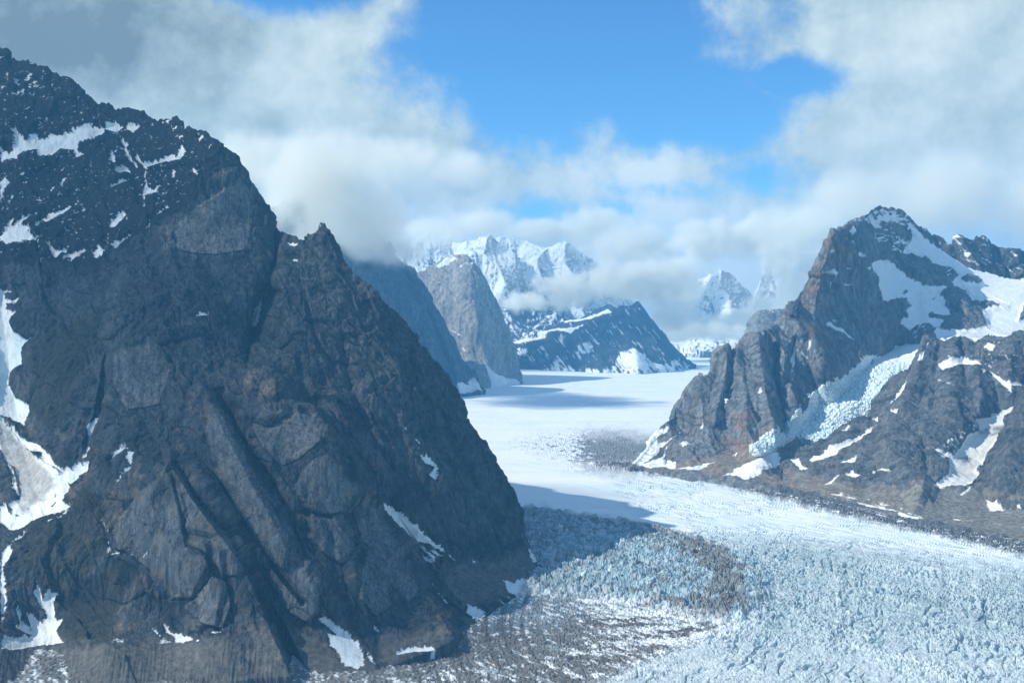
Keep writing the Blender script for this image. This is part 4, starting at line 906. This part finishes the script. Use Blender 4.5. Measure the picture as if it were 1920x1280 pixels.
def col_b(c):
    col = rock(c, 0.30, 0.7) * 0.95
    n = fbm(c.px / 26, c.py / 26, c.px * 0, 5, 0.6)
    tex = fbm(c.px / 6 + c.py / 14, c.py / 22, c.px * 0 + 7, 4, .6)
    tal = zone(c, B_GRAVEL, 12, 9)
    tc = np.empty_like(col); tc[:] = (0.20, 0.185, 0.16)
    tc = mixrgb(tc, RED, 0.40 * sstep(n, -.2, .4) * sstep(c.px, 1750, 1640))
    col = mixrgb(col, tc * (1 + .4 * tex[..., None]), tal)
    s = snowmask(c, B_SNOW, 3.0)
    s = np.maximum(s, mottle(c, [Z('X', 1740, 630, 1930, 630, 2200, 600, 2200, 760, 1930, 760, 1860, 740, 1760, 680)], 0.30, 12, 3.2, 0.25, edge=12))
    s = np.maximum(s, mottle(c, [Z('J', 880, 580, 1250, 380, 1380, 300, 1340, 500, 1100, 620)], 0.42, 16, 3.5, -0.4, edge=12, k=3))
    s = np.maximum(s, mottle(c, [Z('J', 1000, 700, 1300, 760, 1500, 850, 1900, 920, 1900, 950, 1400, 870, 1000, 760)], 0.12, 20, 4, 0.25, edge=8, k=4))
    s = np.maximum(s, mottle(c, [Z('J', 1480, 500, 1700, 360, 1880, 300, 1700, 640, 1560, 640)], 0.10, 10, 5, 0.9, edge=10, k=5))
    sn = np.empty_like(col); sn[:] = (0.84, 0.84, 0.82)
    sn = mixrgb(sn, (0.62, 0.56, 0.48), 0.5 * zone(c, [Z('J', 1520, 690, 1600, 600, 1800, 420, 1880, 310, 1800, 480, 1690, 640)], 20, 12))
    col = mixrgb(col, sn, s)
    return mixrgb(col, (0.24, 0.23, 0.21), 0.85 * zone(c, B_GREY, 8, 8) * sstep(n, -.4, .1))


def _soft_b(c): return 1 - 0.75 * np.maximum(zone(c, B_GRAVEL, 20), zone(c, B_SNOW, 10))


col_b.soft = _soft_b
if BUILD('b'):
    o = mountain('mountain', B_TOP, B_BASE, B_CTRL, DU * 1.3, DU * 1.25, MAT_MID, col_b, B_RIBS, L=210, amp=36, back=0.45, top_jag=4.5, seed=121)
    tag(o, 'dark slabby rock buttress in front of the right-hand mountain, gravel banks at its foot', 'mountain', kind='structure')

# ---------------------------------------------------------------- rock spur cut by the right edge of the photograph
E_TOP = [(1834, 908), (1840, 896), (1846, 882), (1854, 868), (1862, 850), (1872, 832), (1880, 812), (1888, 796), (1896, 780), (1906, 762), (1916, 744), (1930, 720), (1980, 650), (2080, 590), (2300, 560)]
E_BASE = [(1834, 912), (1850, 926), (1866, 938), (1884, 948), (1905, 952), (1930, 956), (2000, 985), (2300, 1060)]
E_CTRL = [(1834, 912, 5420), (1850, 926, 5320), (1866, 938, 5240), (1884, 948, 5190), (1930, 956, 5100), (2000, 985, 4900), (2300, 1060, 4300), (1862, 850, 5560), (1888, 796, 5720), (1930, 720, 5900), (2080, 590, 6000), (2300, 560, 5900), (1890, 880, 5380), (1920, 840, 5450), (2000, 800, 5350), (2150, 800, 5200)]
if BUILD('e'):
    def col_e(c):
        col = rock(c, 0.2, 0.7) * 0.75
        col = mixrgb(col, TALUS, 0.8 * zone(c, [Z('X', 1840, 915, 1900, 930, 2300, 990, 2300, 1100, 1880, 960)], 14, 8))
        return mixrgb(col, SNOW, mottle(c, [Z('X', 1840, 900, 1930, 700, 2200, 600, 2200, 900, 1930, 950)], 0.5, 14, 4, 0.6))
    o = mountain('mountain', E_TOP, E_BASE, E_CTRL, DU * 1.3, DU * 1.25, MAT_MID, col_e, [([(1916, 744), (1900, 820), (1880, 900)], 20, 40, 60, 1.0)], L=200, amp=34, back=0.5, top_jag=4, seed=131, skirt=350)
    tag(o, 'dark rock spur cut off by the right edge beside the snow couloir', 'mountain', kind='structure')

# ---------------------------------------------------------------- the glacier: one sheet to the horizon
ICE_BIG = [Z('O', 195, 200, 330, 205, 500, 240, 700, 265, 860, 290, 1000, 330, 1130, 370, 1300, 430, 1420, 500, 1500, 580, 1480, 700, 1330, 790, 1100, 770, 900, 720, 700, 690, 500, 665, 300, 640, 120, 560)]
ICE_BROWN = [Z('O', 600, 270, 800, 285, 1000, 330, 1150, 370, 1330, 440, 1400, 560, 1390, 680, 1280, 780, 1150, 760, 1130, 600, 1080, 480, 980, 430, 850, 340, 700, 300), Z('O', 1080, 480, 1350, 560, 1350, 760, 1160, 750)]
ICE_FINE = [Z('X', 1300, 995, 1500, 1010, 1700, 1040, 1940, 1075, 2700, 1200, 2700, 1700, 1000, 1700, 1080, 1300, 1250, 1230, 1400, 1170, 1430, 1110, 1390, 1050)]
STREAKS = [Z('X', 1120, 905, 1300, 890, 1450, 905, 1560, 945, 1720, 990, 2000, 1045, 2700, 1150, 2700, 1300, 1900, 1110, 1600, 1050, 1350, 1010, 1230, 980, 1180, 950)]
LOWER = [Z('X', 640, 1255, 760, 1200, 880, 1165, 960, 1115, 1020, 1095, 1080, 1110, 1200, 1125, 1330, 1165, 1360, 1180, 1250, 1230, 1080, 1300, 1000, 1500, -600, 1500, -600, 1222, 380, 1222)]
BAND = [Z('X', 1110, 868, 1195, 866, 1240, 885, 1300, 885, 1360, 900, 1440, 915, 1540, 938, 1660, 965, 1750, 985, 1860, 1005, 2000, 1030, 2300, 1090, 2300, 1150, 1980, 1062, 1840, 1022, 1700, 995, 1580, 967, 1480, 942, 1400, 922, 1300, 898, 1220, 890, 1170, 882, 1120, 876)]
FLECK = [Z('X', 960, 832, 1010, 818, 1080, 812, 1160, 812, 1225, 820, 1235, 845, 1190, 885, 1140, 884, 1075, 872, 1010, 850)]
DARKSTRIPE = [Z('X', 1480, 1005, 1620, 1010, 1760, 1030, 1920, 1055, 2000, 1080, 1900, 1085, 1720, 1060, 1560, 1040)]


def glacier():
    du = 1.5 * DU; dv = 0.95 * DU
    xs = np.concatenate([np.arange(-2600, -20, 40.0), np.arange(-20, 800, 3 * du), np.arange(800, 1940, du), np.arange(1940, 4600, 40.0)])
    D_far = np.array([60000.0, 45000, 36000, 30000, 27000])
    ys = np.concatenate([HZ + H * F / D_far, np.arange(637, 930, dv * 0.8), np.arange(930, 1300, dv), np.array([1310., 1340, 1400, 1500, 1700, 2100, 3000, 5000, 9000])])
    ys = np.sort(ys)[::-1]
    px = np.repeat(xs[None], len(ys), 0).astype(np.float32); py = np.repeat(ys[:, None], len(xs), 1).astype(np.float32)
    D = base_depth(py)
    X = ((px - 960) / F * D).astype(np.float32); Y = D.astype(np.float32)
    def msk(polys, e, jag=0.0):
        r = fbm(px / 22, py / 12, px * 0 + 3, 4, 0.6) * jag if jag else 0
        return sstep(polys_sdf(px, py, polys, e + jag) + r, -e, e)
    big = msk(ICE_BIG, 14, 14); fine = msk(ICE_FINE, 26, 14); low = msk(LOWER, 16, 16); band = msk(BAND, 5, 7); stk = msk(STREAKS, 20, 8)
    bd, _s = line_dist(px, py, [(1110, 958), (1180, 970), (1260, 998), (1325, 1036), (1365, 1080), (1372, 1115), (1340, 1148), (1270, 1166), (1180, 1170), (1080, 1168)]); brown = np.exp(-(bd / 38.0) ** 2); fleck = msk(FLECK, 24, 16); dstr = msk(DARKSTRIPE, 14, 10)
    frame = 1.0 * ((D < 26000) & (np.abs(X) < 9000))
    # flow runs down the valley and bends right, along the moraine
    a = math.atan2(-1754, 1386)
    fu = X * math.cos(a) + Y * math.sin(a); fv = -X * math.sin(a) + Y * math.cos(a)
    wx = fbm(X / 160, Y / 160, X * 0, 3) * 40; wy = fbm(X / 160 + 9, Y / 160, X * 0, 3) * 40
    z = np.zeros_like(X)
    z += 5 * fbm(X / 420, Y / 420, X * 0, 4) * frame
    # big tumbled seracs
    f1, f2, r1, r2, dx, dy = worley2((X + wx) / 34, (Y + wy) / 34)
    s1 = (0.2 + 0.8 * r1 + 1.3 * dx * (r2 - .5) + 1.1 * dy * (r1 - .4)) * sstep(f2 - f1, 0.0, 0.2)
    g1, g2, q1, q2, ex, ey = worley2((X + wx * .5) / 13 + 5, (Y + wy * .5) / 13)
    s2 = sstep(g2 - g1, 0.02, 0.34) * (0.35 + 0.8 * q1) + 0.9 * ex * (q2 - .5) + 0.9 * ey * (q1 - .5)
    hump = sstep(polys_sdf(px, py, ICE_BIG, 70), -10, 70)
    n1 = fbm(X / 70, Y / 70, X * 0 + 3, 4, ridged=True)
    zb = 13 * s1 + 6 * s2 + 10 * n1 + 14 * hump + 15 * np.clip(1 - 3.4 * np.abs(fbm(X / 60 + .02 * wx, Y / 60, X * 0 + 66, 5, .55)), -.3, 1)
    z += big * zb
    # close-set fine seracs, blades across the flow
    ca = math.atan2(1.0, 0.55)
    bu = (X * math.cos(ca) + Y * math.sin(ca) + wx * .6); bv = (-X * math.sin(ca) + Y * math.cos(ca) + wy * .6)
    h1, h2, p1, p2, hx, hy = worley2(bu / 25, bv / 15)
    k1, k2, t1, t2, kx, ky = worley2(bu / 52 + 3, bv / 34)
    ww2 = fbm(X / 90, Y / 90, X * 0 + 61, 3)
    def crest(u, v, k, o=4):
        n = np.abs(fbm(u, v, X * 0 + k, o, 0.52))
        return np.clip(1 - 3.2 * n, -0.35, 1)
    rg = crest(bu / 46 + .6 * ww2, bv / 24 + .6 * ww2, 33)
    rg2 = crest(bu / 21 + ww2, bv / 12 + ww2, 35, 3)
    s3 = .55 * rg + .42 * rg2 + .35 * (t1 - .5) + .35 * (p1 - .5 + 1.2 * hx * (p2 - .5)) + .12
    big_patch = fbm(X / 260, Y / 260, X * 0 + 6, 3)
    famp = 6.0 + 5 * big_patch + 4 * sstep(py, 1010, 1080) - 3.5 * sstep(py, 1170, 1270)
    famp = famp * (0.35 + 1.0 * sstep(fbm(X / 210, Y / 320, X * 0 + 103, 3), -0.3, 0.35)) * (1 - .6 * dstr)
    z += fine * (1 - big) * (famp * s3 + 1.5 * s2 + 3 * fbm(X / 40, Y / 40, X * 0, 3, ridged=True))
    # long gashes across the flow
    lg = np.abs(fbm(bu / 420 + .5 * ww2, bv / 60 + .8 * ww2, X * 0 + 107, 3, 0.5))
    gash = fine * (1 - big) * sstep(lg, 0.07, 0.0) * sstep(fbm(X / 260, Y / 260, X * 0 + 109, 3), -0.25, 0.2)
    z -= 11 * gash
    # crevasse lines
    c1 = fbm(fu / 260 + wx / 90, fv / 36 + wy / 90, X * 0 + 2, 3, 0.6)
    c2 = fbm(X / 75, Y / 26, X * 0 + 12, 3, 0.6)
    crev = sstep(np.abs(c1), 0.16, 0.03) * sstep(fbm(X / 300, Y / 300, X * 0 + 4, 3), -0.4, 0.3)
    z -= stk * (1 - big) * 8 * crev
    z += stk * 5 * fbm(fu / 170, fv / 36, X * 0, 4, 0.6)
    # rubble-covered ice in front of the wall
    l1 = fbm(X / 55 + .5 * Y / 55, Y / 28, X * 0 + 7, 5, 0.6)
    z += low * (1 - big) * (9 * np.abs(l1) + 5 * s2 + 9 * n1 * .5)
    z += band * (7 * s2 + 9 * n1 + 5) + fleck * 5 * s2
    far = sstep(D, 9000, 14000) * (1 - sstep(D, 25000, 30000))
    z += far * 6 * fbm(X / 600, Y / 900, X * 0 + 1, 4)
    # slow rise of the upper basin
    z += 160 * sstep(D, 19000, 26000) * frame
    # ---- albedo
    col = np.empty(px.shape + (3,), np.float32); col[:] = SNOW
    w1 = fbm(X / 900, Y / 250, X * 0 + 2, 5, 0.6)
    col = mixrgb(col, (0.70, 0.79, 0.82), 0.6 * sstep(w1, -0.1, 0.5))
    col = mixrgb(col, (0.66, 0.76, 0.79), 0.55 * stk * sstep(w1 + .3 * c2, -0.4, 0.3))
    col = mixrgb(col, (0.36, 0.50, 0.56), 0.6 * stk * (1 - big) * crev)
    col = mixrgb(col, (0.45, 0.52, 0.55), 0.5 * stk * sstep(c2, 0.25, 0.5))
    # flow bands and dirt lines carried down the valley
    bend = fbm(X / 900, Y / 900, X * 0 + 90, 2)
    bnd = fbm(fv / 70 + 3 * bend, fu / 1100 + bend, X * 0 + 81, 4, 0.6)
    col = mixrgb(col, (0.52, 0.60, 0.63), 0.40 * sstep(bnd, 0.10, 0.45) * sstep(D, 15500, 11000))
    tcr = fbm(X / 260 + bend, Y / 60 + 2 * bend, X * 0 + 85, 4, 0.6)
    col = mixrgb(col, (0.55, 0.64, 0.68), 0.6 * sstep(np.abs(tcr), 0.06, 0.0) * sstep(fbm(X / 500, Y / 700, X * 0 + 87, 3), -0.1, 0.3))
    # serac ice: blue in the walls, white lids of old snow
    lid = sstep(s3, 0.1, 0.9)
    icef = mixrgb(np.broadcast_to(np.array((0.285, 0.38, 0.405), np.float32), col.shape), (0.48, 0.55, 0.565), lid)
    n4 = fbm(X / 30, Y / 30, X * 0 + 21, 4, 0.6)
    icef = mixrgb(icef, (0.40, 0.47, 0.48), 0.6 * sstep(n4 + .3 * big_patch, 0.15, 0.5))
    icef = mixrgb(icef, (0.62, 0.68, 0.69), 0.75 * sstep(fbm(fv / 60 + 2 * bend, fu / 500, X * 0 + 95, 4, .6), 0.0, 0.4))
    icef = mixrgb(icef, (0.24, 0.29, 0.31), 0.7 * sstep(fbm(fv / 46 + 2 * bend, fu / 420, X * 0 + 97, 4, .6), 0.15, 0.45))
    arc = fbm(bd / 15 + .8 * bend, px / 260 + py / 200, X * 0 + 121, 4, 0.6)
    icef = mixrgb(icef, (0.60, 0.66, 0.67), 0.5 * sstep(arc, 0.05, 0.4))
    icef = mixrgb(icef, (0.22, 0.28, 0.31), 0.6 * sstep(-arc, 0.12, 0.45))
    snowy = sstep(py, 1160, 1260) * sstep(l1 + .4 * big_patch, -0.5, 0.2)
    icef = mixrgb(icef, (0.80, 0.83, 0.84), 0.4 * snowy)
    icef = mixrgb(icef, (0.22, 0.36, 0.43), 0.6 * gash)
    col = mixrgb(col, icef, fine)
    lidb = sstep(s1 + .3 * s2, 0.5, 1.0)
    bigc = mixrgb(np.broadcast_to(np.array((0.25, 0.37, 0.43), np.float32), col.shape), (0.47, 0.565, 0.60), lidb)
    n5 = fbm(X / 45, Y / 45, X * 0 + 41, 5, 0.62)
    bigc = mixrgb(bigc, (0.20, 0.19, 0.175), 0.75 * sstep(n5 + .5 * fbm(X / 150, Y / 150, X * 0 + 78, 3), -0.05, 0.3))
    bigc = mixrgb(bigc, (0.175, 0.155, 0.135), 0.78 * sstep(.85 * brown + 1.1 * n5 + .6 * fbm(X / 130, Y / 130, X * 0 + 77, 3) + .12 * s2, 0.38, 0.75))
    bigc = mixrgb(bigc, SNOW, sstep(n5 + .6 * brown, -0.25, -0.45))
    edge = sstep(px, 1150, 1000) * 0.5
    bigc = mixrgb(bigc, (0.20, 0.20, 0.20), edge * sstep(n4, -0.2, 0.3))
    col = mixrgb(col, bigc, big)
    # lower left: grey-brown rubble with snow lenses
    ww = fbm(X / 60, Y / 60, X * 0 + 30, 3)
    l2 = fbm(fu / 62 + ww, fv / 17 + ww * .6, X * 0 + 14, 4, 0.58)
    l3 = fbm(X / 300, Y / 300, X * 0 + 17, 3)
    lowc = np.empty_like(col); lowc[:] = (0.15, 0.145, 0.14)
    lowc = mixrgb(lowc, (0.24, 0.225, 0.205), sstep(n5, -0.3, 0.4))
    lowc = mixrgb(lowc, (0.40, 0.47, 0.49), 0.8 * sstep(fbm(X / 110, Y / 110, X * 0 + 51, 4), 0.2, 0.5))
    l4 = fbm(fu / 46 + ww, fv / 11 + ww, X * 0 + 18, 4, 0.6)
    arcl = fbm(bd / 11, px / 200, X * 0 + 131, 4, 0.6)
    lowc = mixrgb(lowc, (0.27, 0.31, 0.33), 0.75 * sstep(arcl + sstep(py, 1215, 1140) - .35, -0.1, 0.35))
    lowc = mixrgb(lowc, (0.115, 0.098, 0.082), 0.7 * sstep(-arcl, 0.08, 0.3))
    lens = sstep(.5 * arcl + l2 * .8 + .6 * l4 + .35 * l3 + 0.22 * sstep(px + (1200 - py), 950, 1250) - 0.05 * sstep(px, 900, 700), 0.14, 0.26)
    lowc = mixrgb(lowc, (0.80, 0.82, 0.82), lens)
    col = mixrgb(col, lowc, low * (1 - big * .8))
    # moraine band along the far bank, flecked patch beside it
    bandc = np.empty_like(col); bandc[:] = (0.10, 0.105, 0.11)
    bandc = mixrgb(bandc, (0.24, 0.22, 0.20), sstep(n5, -0.1, 0.4))
    bandc = mixrgb(bandc, SNOW, sstep(fbm(fu / 45, fv / 22, X * 0 + 60, 4, 0.6), 0.16, 0.30))
    col = mixrgb(col, bandc, band)
    col = mixrgb(col, (0.17, 0.17, 0.165), 0.9 * (1 - band) * fleck * sstep(fbm(X / 46, Y / 110, X * 0 + 71, 5, .62) + .55 * sstep(px, 1050, 1140) - .16, -0.04, 0.12))
    col = mixrgb(col, (0.30, 0.34, 0.36), 0.55 * dstr * sstep(n4, -0.1, 0.3))
    P = np.stack([X, Y, z], -1)
    ob = grid_mesh('glacier', P, col, MAT_ICE, False)
    return tag(ob, 'broad white glacier winding down the valley with blue seracs and rubble', 'glacier', kind='structure')


MAT_ICE = ground_mat("glacier_ice", 9.0, 1.6, rough=0.8, var=0.14, streak=1.0, spec=0.3)
if BUILD('glacier'): glacier()

# ---------------------------------------------------------------- the air
def haze():
    v = [(-16000, -1500, -120), (16000, -1500, -120), (16000, 25000, -120), (-16000, 25000, -120)]
    v = v + [(a, b, 2500) for a, b, _ in v]
    f = [(3, 2, 1, 0), (4, 5, 6, 7), (0, 1, 5, 4), (1, 2, 6, 5), (2, 3, 7, 6), (3, 0, 4, 7)]
    me = bpy.data.meshes.new('haze'); me.from_pydata(v, [], f); me.update()
    m = bpy.data.materials.new('haze'); m.use_nodes = True
    g = NG(m.node_tree); g.n.clear()
    out = g.new('ShaderNodeOutputMaterial'); pv = g.new('ShaderNodeVolumePrincipled')
    pv.inputs['Color'].default_value = c4(*HAZE_COLOR); pv.inputs['Density'].default_value = HAZE_DENSITY
    pv.inputs['Anisotropy'].default_value = 0.0
    g.l.new(pv.outputs[0], out.inputs['Volume'])
    me.materials.append(m)
    o = bpy.data.objects.new('haze', me); COL.objects.link(o)
    tag(o, 'thin blue mountain air filling the whole valley', 'haze', kind='stuff')


HAZE_COLOR = (0.17, 0.55, 0.97)
HAZE_DENSITY = 3.0e-5
if BUILD('haze'): haze()

# ---------------------------------------------------------------- clouds that lie among the mountains (real volumes, each lump an ellipsoid with ragged edges)
def cloud(label, blobs, density, nscale, amp=0.9, sharp=0.35, step=1.0, color=(1.0, 0.98, 0.91), tex=None):
    import bmesh
    bm = bmesh.new()
    cs = []
    for (px, py, D, rx, ry, rd) in blobs:
        c = world(px, py, D); r = (rx / F * D, rd, ry / F * D)
        cs.append((c, r))
    o = np.mean([c for c, r in cs], 0)
    from mathutils import Matrix
    for c, r in cs:
        mtx = Matrix.Translation(Vector(c - o)) @ Matrix.Diagonal((r[0], r[1], r[2], 1.0))
        bmesh.ops.create_icosphere(bm, subdivisions=4, radius=1.0, matrix=mtx)
    me = bpy.data.meshes.new('cloud'); bm.to_mesh(me); bm.free()
    ob = bpy.data.objects.new('cloud', me); ob.location = o; COL.objects.link(ob)
    md = ob.modifiers.new('union', 'REMESH'); md.mode = 'VOXEL'; md.voxel_size = min(min(r) for _, r in cs) / 5.0
    m = bpy.data.materials.new('cloud'); m.use_nodes = True
    g = NG(m.node_tree); g.n.clear()
    out = g.new('ShaderNodeOutputMaterial')
    p = g.new('ShaderNodeNewGeometry').outputs['Position']
    n1 = g.noise(p, 1.0 / nscale, 6, 0.58)
    best = None
    for c, r in cs:
        v = g.vec('MULTIPLY', g.vec('SUBTRACT', p, tuple(c)), tuple(1.0 / a for a in r))
        t = g.math('SUBTRACT', 1.0, g.vec('LENGTH', v))
        best = t if best is None else g.math('MAXIMUM', best, t)
    f = g.math('ADD', best, g.math('MULTIPLY', g.math('SUBTRACT', n1, 0.60), amp))
    f = g.math('MULTIPLY', g.smooth(f, 0.0, sharp), g.smooth(best, 0.0, 0.12))
    pv = g.new('ShaderNodeVolumePrincipled')
    pv.inputs['Color'].default_value = c4(*color); pv.inputs['Anisotropy'].default_value = 0.0
    g.l.new(g.math('MULTIPLY', f, density), pv.inputs['Density'])
    g.l.new(pv.outputs[0], out.inputs['Volume'])
    m.cycles.volume_step_rate = step
    me.materials.append(m)
    return tag(ob, label, 'cloud', 'clouds lying among the mountains')


def wb(x, y, z, rx, ry, rz):
    return (960 + x / y * F, HZ - (z - H) / y * F, y, rx / y * F, rz / y * F, ry)


if BUILD('clouds'):
    # unseen cloud added beyond the left of view to keep the left wall in shade
    cloud('unseen grey cloud added left of view to shade the dark left wall',
          [wb(-3650, 3400, 2780, 820, 950, 230), wb(-3700, 4400, 2850, 1150, 1000, 240), wb(-3600, 5200, 3000, 1000, 800, 230)], 0.0022, 500, 0.9, 0.5)
    cloud('white cloud bank along the left edge of the blue gap, above the pale granite face',
          [(620, 300, 15400, 150, 80, 900), (740, 305, 15600, 150, 62, 1000), (860, 318, 15700, 110, 50, 900), (560, 360, 15200, 120, 70, 700)], 0.004, 420, 1.5, 0.9)
    cloud('grey cloud bank draped over the top of the blue wall behind the big left wall',
          [(640, 395, 10500, 170, 120, 800), (700, 430, 10900, 105, 92, 560), (755, 470, 11100, 62, 52, 400), (590, 340, 10400, 170, 130, 800), (470, 300, 11300, 130, 80, 700)], 0.006, 300, 1.5, 0.8)
    cloud('long white fog bank stretched across the valley head in front of the far snow peaks',
          [(985, 565, 17500, 80, 30, 260), (1070, 545, 17500, 105, 50, 300), (1170, 525, 17600, 120, 66, 320), (1262, 535, 17700, 95, 84, 360), (1262, 606, 17700, 80, 54, 320), (1340, 612, 17800, 140, 36, 300), (1400, 600, 17900, 90, 34, 300), (1330, 620, 17500, 120, 28, 260), (1255, 628, 17500, 60, 24, 240)], 0.016, 300, 1.5, 0.7)
    cloud('tall white cloud between the pointed pyramid peak and big right-hand mountain',
          [(1450, 590, 17900, 80, 56, 350), (1500, 520, 17900, 80, 95, 380), (1475, 485, 17800, 85, 60, 380), (1440, 440, 18000, 110, 66, 420), (1530, 430, 18000, 90, 66, 350), (1330, 450, 18000, 110, 56, 420)], 0.014, 300, 1.5, 0.7)
    cloud('broad pale cloud sheet standing behind the summit of the big right-hand mountain',
          [(1480, 430, 12000, 110, 80, 500), (1600, 375, 11800, 170, 95, 600), (1770, 360, 11800, 190, 110, 650), (1950, 390, 11800, 170, 110, 650)], 0.0042, 380, 1.2, 0.9)
    cloud('thin mist veil drifting low in front of the far snow ridge',
          [(960, 490, 17100, 250, 105, 240), (815, 462, 17000, 110, 48, 260), (1120, 470, 17100, 150, 80, 240), (1410, 540, 17000, 190, 100, 240)], 0.0022, 520, 1.0, 1.0)
    cloud('soft white cloud hanging on the summits of the far snow ridge',
          [(800, 435, 17800, 130, 40, 350), (900, 418, 17800, 110, 36, 350), (1010, 430, 20200, 100, 34, 420), (1120, 430, 20200, 100, 60, 450), (1190, 470, 19600, 120, 70, 450)], 0.014, 300, 1.1, 0.9)
